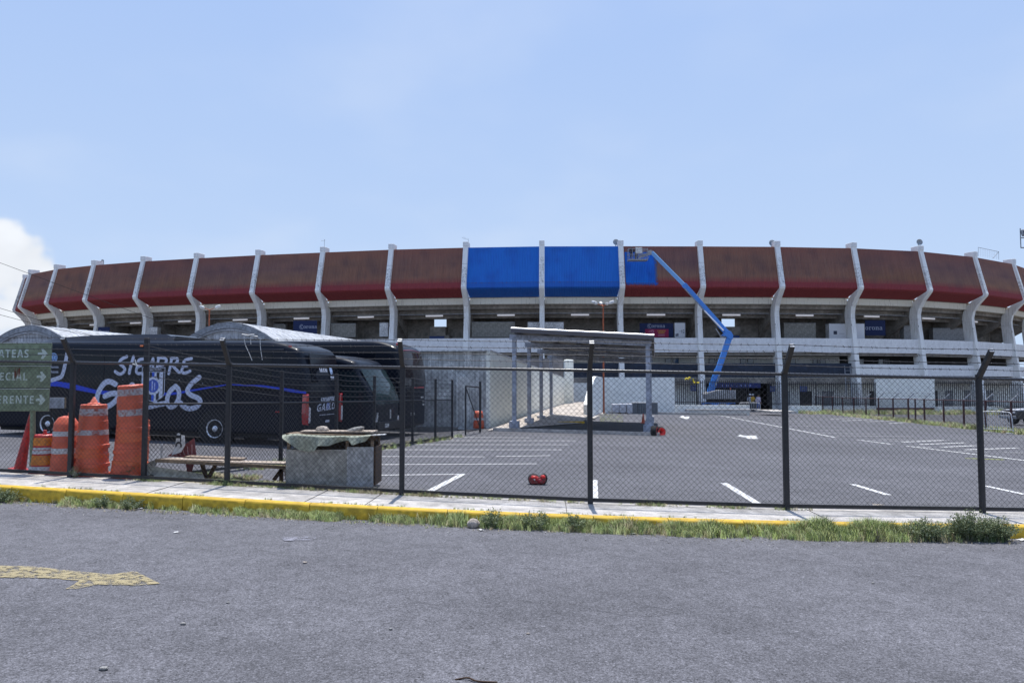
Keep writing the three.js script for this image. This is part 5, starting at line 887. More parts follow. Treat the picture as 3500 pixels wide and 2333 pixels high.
    for (let k = 0; k < 90; k++) { const [x, y] = A([rr(200, 2200), rr(600, 1000) > 800 ? rr(640, 760) : rr(1080, 1240)]); c.fillStyle = W1; c.globalAlpha = rr(0.3, 0.9); c.beginPath(); c.arc(x, y, rr(0.6, 2.6), 0, 7); c.fill(); } c.globalAlpha = 1;
    // shield
    const [x0, y0] = A([1030, 415]), [x1, y1] = A([1475, 1085]), sw = x1 - x0, sh = y1 - y0;
    const shield = (k) => { c.beginPath(); c.moveTo(x0 + k, y0 + k); c.lineTo(x1 - k, y0 + k); c.lineTo(x1 - k, y0 + sh * 0.72); c.quadraticCurveTo(x1 - k, y1 - sh * 0.1, x0 + sw / 2, y1 - k); c.quadraticCurveTo(x0 + k, y1 - sh * 0.1, x0 + k, y0 + sh * 0.72); c.closePath(); };
    c.fillStyle = '#c6cbdb'; shield(0); c.fill(); c.save(); shield(4); c.clip(); c.fillStyle = '#15151a'; c.fillRect(x0, y0, sw, sh); c.fillStyle = '#c6cbdb'; c.fillRect(x0, y0 + sh * 0.135, sw, 6);
    [['#c6cbdb', 0], ['#15151a', 0.14], ['#c6cbdb', 0.24], ['#15151a', 0.34], ['#2452c4', 0.44], ['#c6cbdb', 0.55], ['#15151a', 0.64], ['#c6cbdb', 0.76], ['#15151a', 0.92]].forEach(([k, f], i, a) => { c.fillStyle = k; c.fillRect(x0 + sw * f, y0 + sh * 0.15, sw * ((a[i + 1]?.[1] ?? 1) - f), sh); });
    c.fillStyle = '#c6cbdb'; c.font = 'bold 19px sans-serif'; c.textAlign = 'center'; c.fillText('QUERETARO', x0 + sw / 2, y0 + sh * 0.105);
    const cy = y0 + sh * 0.54; c.fillStyle = '#c6cbdb'; c.beginPath(); c.arc(x0 + sw * 0.5, cy, sw * 0.33, 0, 7); c.fill(); c.fillStyle = '#3a55b0'; c.beginPath(); c.arc(x0 + sw * 0.5, cy, sw * 0.24, 0, 7); c.fill(); c.fillStyle = '#aab4d8'; c.fillRect(x0 + sw * 0.44, cy - sw * 0.18, sw * 0.05, sw * 0.36); c.fillRect(x0 + sw * 0.55, cy - sw * 0.12, sw * 0.04, sw * 0.26); c.restore();
  });
  const y2 = Y1 - CHt / PXM, dec = grid(2, 2, (u, v) => [sx(S1 - u * CWd / PXM), lerp(Y1, y2, v), near - 0.022, u, 1 - v]);
  const m = new THREE.MeshStandardMaterial({ map: tex, alphaTest: 0.45, roughness: 0.55, side: THREE.DoubleSide }); dec.userData.keepUV = true; part('side_lettering', dec, m, g);
  // rear: lamps, window, lettering
  for (const z of [1, -1]) { const t = prism([[0, 0.62], [0.14, 0.66], [0.19, 1.0], [0.15, 1.6], [0.0, 1.62], [-0.04, 1.1]], 0.16, 0.03); t.rotateY(Math.PI / 2); t.translate(-L / 2 + 0.10, 0.05, z * (W / 2 - 0.1)); part('tail_light', t, M.redLens, g); part('reverse_lamp', rbox(0.16, 0.5, 0.1, 0.03, -L / 2 + 0.075, 1.0, z * (W / 2 - 0.15)), M.clearLens, g); }
  part('rear_window', rbox(0.03, 0.95, W - 0.7, 0.012, -L / 2 + 0.13, 2.5, 0, 0, 0, -0.17), M.busGlass, g);
  for (let k = -1; k <= 1; k++) part('marker_light', rbox(0.04, 0.05, 0.07, 0.015, -L / 2 + 0.215, H - 0.44, k * 0.2), M.clearLens, g);
  const rt = canvas(512, 640, (c, w, h) => { c.clearRect(0, 0, w, h); c.fillStyle = '#c4cad8'; c.textAlign = 'center'; c.font = 'bold 58px sans-serif'; c.fillText('MAN', 200, 80); c.fillStyle = '#9db4d8'; c.beginPath(); c.ellipse(340, 62, 28, 40, 0, 0, 7); c.fill(); c.fillStyle = '#c4cad8'; c.fillRect(310, 122, 72, 18); c.fillRect(315, 152, 66, 8); c.font = 'bold italic 62px sans-serif'; c.save(); c.translate(256, 385); c.rotate(-0.06); c.fillText('SIEMPRE', 0, 0); c.font = 'bold italic 104px sans-serif'; c.fillText('GALLOS', 0, 92); c.restore(); c.fillStyle = '#3d5fb8'; c.fillRect(240, 402, 42, 66); c.fillStyle = '#c4cad8'; c.fillRect(246, 406, 8, 60); c.fillRect(266, 406, 8, 60); c.fillRect(120, 520, 280, 7); c.fillRect(220, 580, 72, 26); });
  const rp = grid(8, 10, (u, v) => { const y = lerp(2.62, 0.62, v), z = lerp(-0.98, 0.98, u); return [-L / 2 - 0.03 + 0.28 * ss(y, 1.5, H) ** 2 + 0.13 * (2 * z / W) ** 2, y, z, u, 1 - v]; }); rp.userData.keepUV = true;
  part('rear_lettering', rp, new THREE.MeshStandardMaterial({ map: rt, alphaTest: 0.45, roughness: 0.55, side: THREE.DoubleSide }), g);
}
{ // second coach: windshield, roof lights, stickers
  const { g, L, W, H } = b2, f = L / 2;
  const ws = grid(16, 10, (u, v) => { const z = lerp(-W / 2 + 0.16, W / 2 - 0.16, u), y = lerp(1.28, 2.52, v); return [f + 0.02 - 0.75 * ss(y, 1.25, H) - 0.13 * (2 * z / W) ** 2 + 0.0, y, z]; });
  part('windshield', ws, phys([0.02, 0.035, 0.04], 0.08, { specularIntensity: 0.4, side: THREE.DoubleSide }), g);
  const qw = grid(8, 8, (u, v) => { const y = lerp(1.25, 2.45, v), x = f - lerp(1.5, 0.28, u) - 0.72 * ss(y, 1.25, H) * u; return [x, y, W / 2 + 0.018]; }); part('driver_window', qw, phys([0.012, 0.022, 0.028], 0.08, { specularIntensity: 0.35, side: THREE.DoubleSide }), g);
  for (const [x, y] of [[f - 2.5, H - 0.32], [f - 1.9, H - 0.46]]) part('marker_light', rbox(0.14, 0.06, 0.05, 0.02, x, y, W / 2 - 0.06), M.redLens, g);
  for (const z of [-0.9, 0.9]) part('clearance_lamp', rbox(0.06, 0.06, 0.1, 0.02, f - 0.82, H - 0.5, z), M.amberLens, g);
  for (const [x, y, w, h] of [[f - 1.65, 1.62, 0.15, 0.26], [f - 5.1, 1.62, 0.10, 0.16]]) part('sticker', rbox(w, h, 0.01, 0.004, x, y, W / 2 + 0.012), M.white, g);
  const badge = (z, y, w, h) => part('front_sticker', rbox(0.012, h, w, 0.004, f - 0.13 * (2 * z / W) ** 2 + 0.012, y, z), M.white, g); badge(0.95, 0.86, 0.12, 0.24); badge(-0.05, 0.9, 0.12, 0.34);
  part('headlamp', rbox(0.1, 0.2, 0.42, 0.05, f - 0.12, 0.72, 0.92), M.clearLens, g); part('headlamp', rbox(0.1, 0.2, 0.42, 0.05, f - 0.12, 0.72, -0.92), M.clearLens, g); part('turn_signal', rbox(0.08, 0.14, 0.14, 0.04, f - 0.24, 0.86, 1.1), M.amberLens, g);
  part('bumper', rbox(0.1, 0.3, W - 0.5, 0.04, f - 0.03, 0.5, 0), M.busLower, g); part('number_plate', rbox(0.02, 0.14, 0.34, 0.005, f + 0.03, 0.5, 0.3), M.white, g);
  part('wiper', [cyl(V(f - 0.02, 1.3, 0.2), V(f - 0.2, 1.9, -0.2), 0.012), cyl(V(f - 0.02, 1.3, -0.7), V(f - 0.2, 1.9, -1.0), 0.012)], M.rubber, g);
  part('mirror', [rbox(0.12, 0.4, 0.2, 0.05, f - 0.2, 1.9, -W / 2 - 0.22), cyl(V(f - 0.4, 2.2, -W / 2 + 0.1), V(f - 0.2, 2.0, -W / 2 - 0.2), 0.025)], M.rubber, g);
}
{ // third coach: rear window, red trim, small lettering
  const { g, L, W, H } = b3, near = -W / 2;
  part('rear_window', grid(10, 8, (u, v) => { const z = lerp(-W / 2 + 0.12, W / 2 - 0.12, u), y = lerp(2.0, H - 0.45, v); return [-L / 2 - 0.02 + 0.3 * ss(y, 1.5, H) ** 2 + 0.13 * (2 * z / W) ** 2, y, z]; }), phys([0.03, 0.026, 0.028], 0.08, { specularIntensity: 0.55, side: THREE.DoubleSide }), g);
  part('roof_trim', [tube([0, 0.25, 0.5, 0.75, 1].map((u) => { const z = lerp(-W / 2 + 0.1, W / 2 - 0.1, u); return V(-L / 2 + 0.28 + 0.13 * (2 * z / W) ** 2, H - 0.36 - 0.1 * Math.abs(u - 0.5), z); }), 0.016, 20, 6), rbox(0.06, 0.05, W - 1.3, 0.02, -L / 2 + 0.0, 1.9, 0)], M.redLens, g);
  part('corner_lamp', rbox(0.16, 0.1, 0.1, 0.03, -L / 2 + 0.45, H - 0.16, near + 0.22), M.redLens, g);
  const t = canvas(1024, 64, (c) => { c.clearRect(0, 0, 1024, 64); c.fillStyle = '#c2cada'; c.font = 'bold 44px sans-serif'; c.textBaseline = 'middle'; c.fillText('ClubQueretaro', 20, 32); c.fillRect(520, 8, 84, 48); c.fillText('clubqueretaro', 620, 32); c.clearRect(540, 20, 44, 24); });
  const d = grid(1, 1, (u, v) => [-L / 2 + lerp(5.4, 2.0, u), lerp(H - 0.62, H - 0.83, v), near - 0.022, u, 1 - v]); d.userData.keepUV = true; part('side_lettering', d, new THREE.MeshStandardMaterial({ map: t, alphaTest: 0.4, roughness: 0.6, side: THREE.DoubleSide }), g);
  for (const [y, z, w, h] of [[1.5, 0.5, 0.3, 0.05], [1.34, 0.72, 0.2, 0.07], [1.2, 0.7, 0.2, 0.07], [0.86, -0.55, 0.4, 0.12]]) part('rear_sticker', rbox(0.01, h, w, 0.004, -L / 2 - 0.018 + 0.06 * z * z, y, z), M.white, g);
}
// ------------------------------------------------------------------ near objects behind the fence, left
const standAt = (px, py) => { let x = -5, d = 13; for (let i = 0; i < 20; i++) { d = fenceD(x) + 0.4 + Math.max(0, (1625 - py) * 0.012); x = (px - CX) / F * d; } return V(x, gh(x, d) - 0.02, -d); };
{ // direction sign: three green plates on a post
  const d = 14.1, g = thing('direction_sign', 'weathered green three plate direction sign with white lettering at the left edge', 'sign');
  const b = at(104, 1614, d), t = at(106, 1180, d - 0.0); part('post', cyl(V(b.x, gh(b.x, d) - 0.05, -d - 0.05), V(t.x, t.y, -d - 0.05), 0.045, 0.045, 12), M.signGreen, g); const p2 = b.x - 1.25; part('post', cyl(V(p2, gh(p2, d) - 0.05, -d - 0.05), V(p2, t.y, -d - 0.05), 0.045, 0.045, 12), M.signGreen, g);
  const rows = [[1172, 1248, 177, 'PLATEAS', [150, 101], 0], [1251, 1325, 173, 'ESPECIAL', [144, 96], 1], [1329, 1405, 169, 'PREFERENTE', [138, 119], 2]];
  for (const [y0, y1, xr, word, [xa, xt], i] of rows) {
    const a = at(xr, y0, d), c = at(xr, y1, d), h = a.y - c.y, w = 2.25, X = a.x - w / 2, Y = (a.y + c.y) / 2;
    const pl = part('plate', rbox(w, h, 0.03, 0.012, X, Y, -d), M.signGreen, g);
    part('rim_edge', bar(V(X - w / 2, a.y + 0.003, -d + 0.012), V(X + w / 2, a.y + 0.003, -d + 0.012), 0.02, 0.01), M.signEdge, pl);
    const tex = canvas(1024, Math.round(1024 * h / w), (x, W, H) => {
      x.clearRect(0, 0, W, H); const S = W / w / F * d; // canvas px per picture px at this distance
      const rx = (px) => W - (xr - px) * S; x.fillStyle = '#b6c2ba'; x.font = `bold ${Math.round(H * 0.50)}px sans-serif`; x.textAlign = 'right'; x.textBaseline = 'middle';
      const end = [101, 96, 119][i]; let cx = rx(end); const gap = 2.2 * S; for (const ch of [...word].reverse()) { const wd = x.measureText(ch).width; x.save(); x.translate(cx, H * 0.48); x.scale(0.86, 1); x.fillText(ch, 0, 0); x.restore(); cx -= wd * 0.86 + gap; }
      const ax = rx([148, 144, 141][i]), ay = H * 0.48, k = H * 0.235; x.beginPath(); x.moveTo(ax + k * 0.95, ay); x.lineTo(ax + k * 0.1, ay - k); x.lineTo(ax - k * 0.35, ay - k * 0.95); x.lineTo(ax - k * 0.05, ay - k * 0.28); x.lineTo(ax - k * 0.95, ay - k * 0.22); x.lineTo(ax - k * 0.95, ay + k * 0.22); x.lineTo(ax - k * 0.05, ay + k * 0.28); x.lineTo(ax - k * 0.35, ay + k * 0.95); x.lineTo(ax + k * 0.1, ay + k); x.closePath(); x.fill();
      if (i === 1) { for (let q = 0; q < 24; q++) { x.fillStyle = `rgba(96,44,22,${rr(0.5, 0.95)})`; x.fillRect(rx(rr(50, 70)), H * rr(0.05, 0.35), S * rr(1, 3), H * rr(0.1, 0.3)); } }
      x.globalCompositeOperation = 'destination-out'; for (let q = 0; q < 500; q++) { x.globalAlpha = rr(0.2, 1); x.fillRect(rr(0, W), rr(0, H), rr(1, 3), rr(1, 4)); }
    });
    const dg = grid(1, 1, (u, v) => [X - w / 2 + u * w, a.y - v * h, -d + 0.0185, u, 1 - v]); dg.userData.keepUV = true; part('lettering', dg, new THREE.MeshStandardMaterial({ map: tex, alphaTest: 0.5, roughness: 0.6 }), pl);
    part('bracket', rbox(0.12, 0.05, 0.04, 0.01, b.x, Y, -d - 0.03), M.signGreen, pl);
  }
}
{ const a = at(160, 1358, 19), b = at(219, 1395, 19), g = thing('board', 'plain grey board with ochre edge behind the green sign', 'board', V((a.x + b.x) / 2, gh(-11, 19), -19)); const y = a.y - g.position.y, h = a.y - b.y; part('panel', rbox(b.x - a.x, h, 0.03, 0.006, 0, y - h / 2, 0), M.fascia, g); part('edge', box(0.03, h, 0.032, (b.x - a.x) / 2 + 0.016, y - h / 2, 0), M.wood, g); part('leg', cyl(V(-0.12, 0, -0.03), V(-0.12, y - h / 2, -0.03), 0.02), M.rubber, g); part('leg', cyl(V(0.12, 0, -0.03), V(0.12, y - h / 2, -0.03), 0.02), M.rubber, g); }
// drums
function drum(p, h, r, mat, label, o = {}) {
  const g = thing('traffic_drum', label, 'traffic drum', p, o.turn ?? 0, o.group);
  const prof = [[0.001, 0], [r * 1.08, 0], [r * 1.09, 0.06], [r * 1.02, 0.075], [r * 0.99, h * 0.32], [r * 0.96, h * 0.33], [r * 0.94, h * 0.62], [r * 0.91, h * 0.63], [r * 0.87, h * 0.9]];
  if (o.dome) prof.push([r * 0.82, h * 0.96], [r * 0.55, h * 1.06], [r * 0.2, h * 1.09], [0.001, h * 1.09]); else prof.push([r * 0.86, h * 0.985], [r * 0.8, h], [0.001, h]);
  const rAt = (y) => { let i = 0; while (i < prof.length - 2 && y > prof[i + 1][1]) i++; const a = prof[i], b = prof[i + 1]; return lerp(a[0], b[0], (y - a[1]) / Math.max(1e-6, b[1] - a[1])); };
  part('drum_body', toCreasedNormals(lathe(prof, 36), 0.6), mat, g);
  for (const [k0, k1, m] of o.bands ?? []) part('band', lathe([[rAt(h * k0) + 0.001, h * k0], [rAt(h * k0) + 0.004, h * k0 + 0.004], [rAt(h * k1) + 0.004, h * k1 - 0.004], [rAt(h * k1) + 0.001, h * k1]], 36), m, g);
  if (o.handle) part('handle', lathe([[0.035, 0], [0.03, o.handle], [0.02, o.handle + 0.012], [0.001, o.handle + 0.012]], 12).translate(o.hx ?? 0, h * (o.dome ? 1.05 : 1), 0), mat, g);
  if (o.tilt) g.rotation.z = o.tilt; return g;
}
const dirtyBand = std([0.60, 0.58, 0.58], 0.6, { map: dataTex(256, (x, y) => { const i = ((y * 2) % N2) * N2 + (x * 2) % N2, a = cA[i] * 0.55 + cB[i] * 0.45; return a > 0.60 ? [0.72, 0.34, 0.26] : [0.82, 0.82, 0.84]; }, true), tile: 0.55 });
{
  const A = M.bandWhite;
  drum(standAt(160, 1622), 0.70, 0.225, M.redPlastic, 'shortest red drum with amber and white bands, right of the sign post', { bands: [[0.06, 0.2, A], [0.24, 0.48, M.amberBand], [0.52, 0.68, A], [0.73, 0.93, M.amberBand]], handle: 0.07 });
  drum(standAt(232, 1628), 0.96, 0.235, M.orange, 'orange drum with dented dome top and two white bands, behind the leftmost fence post', { bands: [[0.40, 0.50, A], [0.72, 0.81, A]], dome: true, handle: 0.09, hx: 0.06 });
  const s3 = standAt(322, 1630), st = 0.165;
  ['lowest drum of the cone topped orange stack', 'second drum from the ground in the cone topped stack', 'third drum from the ground in the cone topped stack', 'top drum of the cone topped stack, two scratched white bands'].forEach((l, k) => drum(s3.clone().add(V(0.012 * (k % 2), k * st + 0.001, 0)), 0.77, 0.262 - k * 0.004, k % 2 ? M.orange : M.orange2, l, { bands: k === 3 ? [[0.74, 0.9, dirtyBand], [0.3, 0.42, dirtyBand]] : [], turn: k }));
  cone(s3.clone().add(V(0.01, 3 * st + 0.76, 0)), 0.14, 'short pale orange cone cap on top of the orange drum stack', std([0.78, 0.22, 0.14], 0.5), 0).scale.set(2.3, 1, 2.3);
  const s4 = standAt(448, 1634), st4 = 0.20, t4 = -0.09;
  ['lowest, dirtiest drum of the tallest stack', 'second drum from the ground in the tallest stack', 'third drum from the ground in the tallest stack', 'fourth drum from the ground in the tallest stack', 'top drum of the tallest leaning stack, two grimy white bands'].forEach((l, k) => drum(s4.clone().add(V(-0.0 + k * st4 * 0.09 + 0.012 * (k % 2), k * st4 + 0.025, 0)), 0.8, 0.285 - k * 0.010, k % 2 ? M.orange2 : M.orange, l, { bands: k === 4 ? [[0.78, 0.92, dirtyBand], [0.34, 0.48, dirtyBand]] : [], tilt: t4, turn: k }));
  const c0 = standAt(78, 1620); const cn = cone(c0, 1.08, 'tall slim red cone leaning behind the sign post', M.redPlastic, -0.17); cn.scale.set(0.5, 1, 0.5); cn.position.y += 0.03;
}
{ // white plastic gutter piece, planks, broken signs
  const d = 13.6, P = (x, y, dd = d) => at(x, y, dd);
  const g = thing('white_trough', 'white curved plastic trough lying in the grass behind the fence', 'trough');
  const L = [[495, 1640], [497, 1600], [512, 1578], [545, 1566]].map(([x, y]) => P(x, y, d + 0.15));
  part('end_shell', grid(14, 8, (u, v) => { const q = new THREE.CatmullRomCurve3(L).getPoint(u); return [q.x, q.y, q.z + lerp(0.0, -0.42, v) + 0.03 * Math.sin(u * 3)]; }), std([0.66, 0.68, 0.72], 0.5, { side: THREE.DoubleSide, map: dirtMap, tile: 0.8 }), g);
  const a = P(505, 1590), b = P(692, 1619), c = P(697, 1652), e = P(500, 1650); part('side_panel', grid(10, 5, (u, v) => { const t = a.clone().lerp(b, u), bt = e.clone().lerp(c, u), q = t.lerp(bt, v); return [q.x, q.y, q.z - 0.05 * Math.sin(v * 3.1)]; }), std([0.60, 0.59, 0.53], 0.6, { side: THREE.DoubleSide, map: dirtMap, tile: 0.8 }), g);
  const t = thing('plank_bench', 'long low bench of weathered planks between the trough and the grey box', 'bench'), dd = 13.75, Q = (x, y, z = dd) => at(x, y, z);
  part('front_beam', bar(Q(532, 1573, dd - 0.2), Q(975, 1597, dd - 0.25), 0.05, 0.055), M.wood, t);
  const z1 = (x) => dd;
  part('plank', [bar(Q(560, 1567), Q(770, 1574), 0.30, 0.025)], M.paleWood, t); part('plank', [bar(Q(640, 1560, dd + 0.22), Q(835, 1568, dd + 0.2), 0.26, 0.03)], std([0.52, 0.45, 0.40], 0.9, { map: woodMap, tile: 0.4 }), t); part('plank', [bar(Q(765, 1577), Q(980, 1582), 0.34, 0.025)], M.paleWood, t);
  for (const [x, y, x2, y2] of [[690, 1585, 705, 1636], [735, 1590, 712, 1632], [962, 1600, 960, 1656], [935, 1640, 962, 1604]]) part('leg', bar(Q(x, y), Q(x2, y2), 0.05, 0.06), M.darkWood, t);
  const plate = (name, label, cat, pts, z, mat, thick = 0.012, extra) => { const W = pts.map(([x, y]) => at(x, y, z)), c = W.reduce((q, w) => q.add(w), V(0, 0, 0)).divideScalar(W.length), h = thing(name, label, cat, c); part('plate', prism(W.map((w) => [w.x - c.x, w.y - c.y]), thick, 0.002), mat, h); if (extra) extra(h, c); return h; };
  plate('broken_sign', 'broken dark red triangular sign piece with rows of faint print', 'sign', [[571, 1558], [663, 1497], [670, 1552], [655, 1612], [640, 1618], [630, 1563]], 14.2, std([0.25, 0.045, 0.05], 0.55, { map: dirtMap, tile: 0.5 }), 0.012, (h, c) => { const l = []; for (let k = 0; k < 5; k++) { const p = at(592 + k * 16, 1547 - k * 7.5, 14.2), q = at(600 + k * 13, 1552 - k * 1, 14.2); l.push(bar(p.sub(c).add(V(0, 0, 0.009)), q.sub(c).add(V(0.02, -0.02, 0.009)), 0.004, 0.012)); } part('print_rows', l, std([0.45, 0.25, 0.25], 0.6), h); });
  plate('broken_plate', 'white broken plate with black figures, behind the red sign piece', 'sign', [[585, 1556], [598, 1520], [604, 1482], [610, 1479], [618, 1486], [630, 1488], [632, 1520], [618, 1545]], 14.0, M.white, 0.012, (h, c) => { const p = (x, y) => at(x, y, 14.0).sub(c).add(V(0, 0, 0.008)); part('black_marks', [box(0.075, 0.05, 0.006, ...p(609, 1492).toArray()), box(0.02, 0.13, 0.006, ...p(617, 1497).toArray()), (() => { const r = new THREE.TorusGeometry(0.045, 0.014, 8, 20, 4.2); r.rotateZ(-0.6); const q = p(610, 1522); r.scale(1, 1.2, 0.4); r.translate(q.x, q.y, q.z); return r; })()], M.dark, h); });
  plate('white_stick', 'thin white upright strip left of the broken signs', 'strip', [[547, 1562], [548, 1517], [554, 1515], [556, 1530], [552, 1562]], 13.9, M.white, 0.01);
}
{ // grey box hut with a tarp, boards and stones on top
  const d = 12.98, P = (x, y, dd = d) => at(x, y, dd), g = thing('box_stand', 'grey board box stand with tarp hanging over its front', 'stand');
  const tl = P(978, 1537), tr = P(1277, 1528), bl = P(978, 1652), br = P(1275, 1658), dep = 0.62;
  const q = (a, b, c, e) => raw([a, b, c, e].flatMap((v) => [v.x, v.y, v.z]), [0, 0, 1, 0, 1, 1, 0, 1], [0, 1, 2, 0, 2, 3]);
  const back = (v) => v.clone().add(V(0.03, 0, -dep)), sT = P(1187, 1532), sB = P(1187, 1656);
  part('front_board', box(sT.x - tl.x, tl.y - bl.y + 0.05, 0.03, (tl.x + sT.x) / 2, (tl.y + bl.y) / 2 - 0.02, tl.z), M.hutGrey, g);
  part('front_board', box(tr.x - sT.x, tr.y - br.y + 0.03, 0.03, (sT.x + tr.x) / 2, (tr.y + br.y) / 2 - 0.01, tr.z + 0.012), M.hutLight, g, 'newer lighter board on the right of the front');
  part('side_board', box(0.03, tr.y - br.y, dep, tr.x + 0.017, (tr.y + br.y) / 2, tr.z - dep / 2), M.darkWood, g); part('side_board', box(0.03, tl.y - bl.y, dep, tl.x + 0.01, (tl.y + bl.y) / 2, tl.z - dep / 2), M.hutGrey, g);
  const fy = P(0, 1500).y; for (const x of [tl.x + 0.03, P(1185, 1500).x, tr.x - 0.03]) for (const z of [0, -dep]) part('frame_post', box(0.045, fy - bl.y, 0.045, x, (fy + bl.y) / 2, tl.z + z - 0.04), M.wood, g);
  part('top_frame', [box(tr.x - tl.x + 0.1, 0.04, 0.05, (tl.x + tr.x) / 2, fy, tl.z - 0.03), box(tr.x - tl.x, 0.04, 0.05, (tl.x + tr.x) / 2, fy, tl.z - dep)], M.darkWood, g);
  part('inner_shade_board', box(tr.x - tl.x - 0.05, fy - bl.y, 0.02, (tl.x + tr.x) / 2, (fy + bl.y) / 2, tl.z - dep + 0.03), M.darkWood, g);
  // tarp: top edge along the roof, lower edge hanging in swags
  const low = [[964, 1497], [990, 1517], [1020, 1537], [1050, 1544], [1075, 1541], [1085, 1523], [1120, 1524], [1150, 1513], [1175, 1506], [1190, 1505], [1203, 1522], [1225, 1514], [1250, 1508], [1264, 1492]], up = [[964, 1494], [990, 1485], [1020, 1485], [1050, 1488], [1075, 1489], [1100, 1490], [1130, 1491], [1150, 1491], [1175, 1491], [1190, 1492], [1205, 1491], [1225, 1491], [1250, 1490], [1266, 1489]];
  const li = (A, u) => { const k = u * (A.length - 1), i = Math.min(A.length - 2, Math.floor(k)), t = k - i; return [lerp(A[i][0], A[i + 1][0], t), lerp(A[i][1], A[i + 1][1], t)]; };
  const tarp = thing('tarp', 'greenish grey woven tarp draped over the front of the box stand', 'tarp');
  part('cloth', grid(60, 14, (u, v) => { const a = li(up, u), b = li(low, u), vv = Math.max(0, (v - 0.3) / 0.7), z = d - 0.1 - 0.06 * Math.sin(u * 17 + 1) * vv + (v < 0.3 ? (0.3 - v) * 1.6 : 0); const p = P(lerp(a[0], b[0], vv), lerp(a[1], b[1], vv), z); if (v < 0.3) p.y = P(a[0], a[1], d - 0.1).y + 0.005; return [p.x, p.y, p.z]; }), M.cloth, tarp);
  const slab = (a, b, w, label, mat, th = 0.018) => single('loose_board', bar(P(...a), P(...b), w, th), mat, label, 'board');
  slab([992, 1480, d + 0.3], [1290, 1487, d + 0.25], 0.5, 'thin dark edged board on top of the box stand', M.wood, 0.02); slab([1035, 1473, d + 0.35], [1285, 1474, d + 0.35], 0.4, 'pale board lying highest on the box stand', M.paleWood, 0.025); slab([1245, 1488, d + 0.1], [1318, 1484, d + 0.1], 0.16, 'white board sticking out at the right of the box stand', M.white, 0.014);
  const blob = (r, sx, sy, sz, sd) => { const s = new THREE.IcosahedronGeometry(r, 4), q2 = s.attributes.position; for (let i = 0; i < q2.count; i++) { const x = q2.getX(i), y = q2.getY(i), z = q2.getZ(i), k = 1 + 0.30 * fbm(x / r * 0.9 + sd, y / r * 0.9, z / r * 0.9, 3) + 0.08 * fbm(x / r * 4 + sd, y / r * 4, z / r * 4, 2); q2.setXYZ(i, x * k * sx, y * k * sy, z * k * sz); } const m = mergeVertices((s.deleteAttribute('uv'), s.deleteAttribute('normal'), s)); m.computeVertexNormals(); return m; };
  const st1 = P(1101, 1468, d + 0.3); single('stone', blob(0.105, 1.1, 0.62, 0.9, 3).translate(st1.x, st1.y, st1.z), M.stone, 'round grey stone holding down the boards on the box stand', 'stone');
  const st2 = P(1213, 1471, d + 0.3); const pl = blob(0.15, 1.1, 0.32, 0.7, 9); pl.rotateZ(0.28); pl.translate(st2.x, st2.y + 0.01, st2.z); single('stone', pl, M.slate, 'flat tilted slate stone on the right of the box stand', 'stone');
  const k1 = onG(1618, 1802, roadF); single('stone', blob(0.075, 1.15, 0.95, 0.9, 21).translate(k1.x, k1.y + 0.05, k1.z), M.stone, 'tan stone lying in the gutter grass at the kerb', 'stone');
}
// litter
{
  const lit = (px, py, f, s, label, mat = M.white) => { const p = onG(px, py, f), g = new THREE.PlaneGeometry(s, s * 0.6, 5, 4), q = g.attributes.position; for (let i = 0; i < q.count; i++) q.setZ(i, 0.22 * s * Math.abs(fbm(q.getX(i) / s * 3 + px, q.getY(i) / s * 3, 1)) * 2 + 0.003); g.rotateX(-Math.PI / 2); g.rotateY(px); g.translate(p.x, p.y + 0.004, p.z); g.computeVertexNormals(); const mm = mat.clone(); mm.side = THREE.DoubleSide; mm.userData.tile = 0.4; single('litter', g, mm, label, 'litter'); };
  lit(485, 1738, roadF, 0.10, 'crumpled white paper in the gutter weeds at left'); lit(601, 1820, roadF, 0.06, 'white scrap on the near asphalt left of centre'); lit(1645, 1812, roadF, 0.07, 'white scrap right of the gutter stone'); lit(2162, 1825, roadF, 0.07, 'pale scrap at the gutter grass right of centre'); lit(3494, 1846, roadF, 0.14, 'white paper at the right edge by the kerb'); lit(1042, 1923, roadF, 0.06, 'pale cream scrap on the near asphalt', M.stone); lit(840, 1607, lotF, 0.07, 'white scrap in the dry grass beside the bench'); lit(3003, 1727, plane, 0.16, 'pale rag hanging on the bottom rail left of the rightmost post', M.stone); lit(2950, 1571, lotF, 0.08, 'white scrap on the lot asphalt'); lit(2763, 1456, lotF, 0.12, 'bright scrap far out on the lot'); lit(2308, 1411, lotF, 0.2, 'white scrap at the foot of the long white wall');
  for (const [x, y, s, l] of [[625, 2133, 0.030, 'dark pebble on the near asphalt, lower left'], [778, 2060, 0.022, 'darkest pebble on the near asphalt left of centre'], [1335, 2150, 0.02, 'small dark pebble on the near asphalt'], [353, 2288, 0.04, 'flat grey pebble at the lower left'], [2985, 1993, 0.02, 'small dark pebble on the near asphalt at right'], [1805, 2166, 0.02, 'tan pebble on the near asphalt, lower centre']]) { const p = onG(x, y, roadF), g = new THREE.IcosahedronGeometry(s * 0.6, 2); g.scale(1.3, 0.55, 0.9); g.translate(p.x, p.y + s * 0.2, p.z); single('pebble', g, l[0] === 't' ? M.stone : M.slate, l, 'stone'); }
}
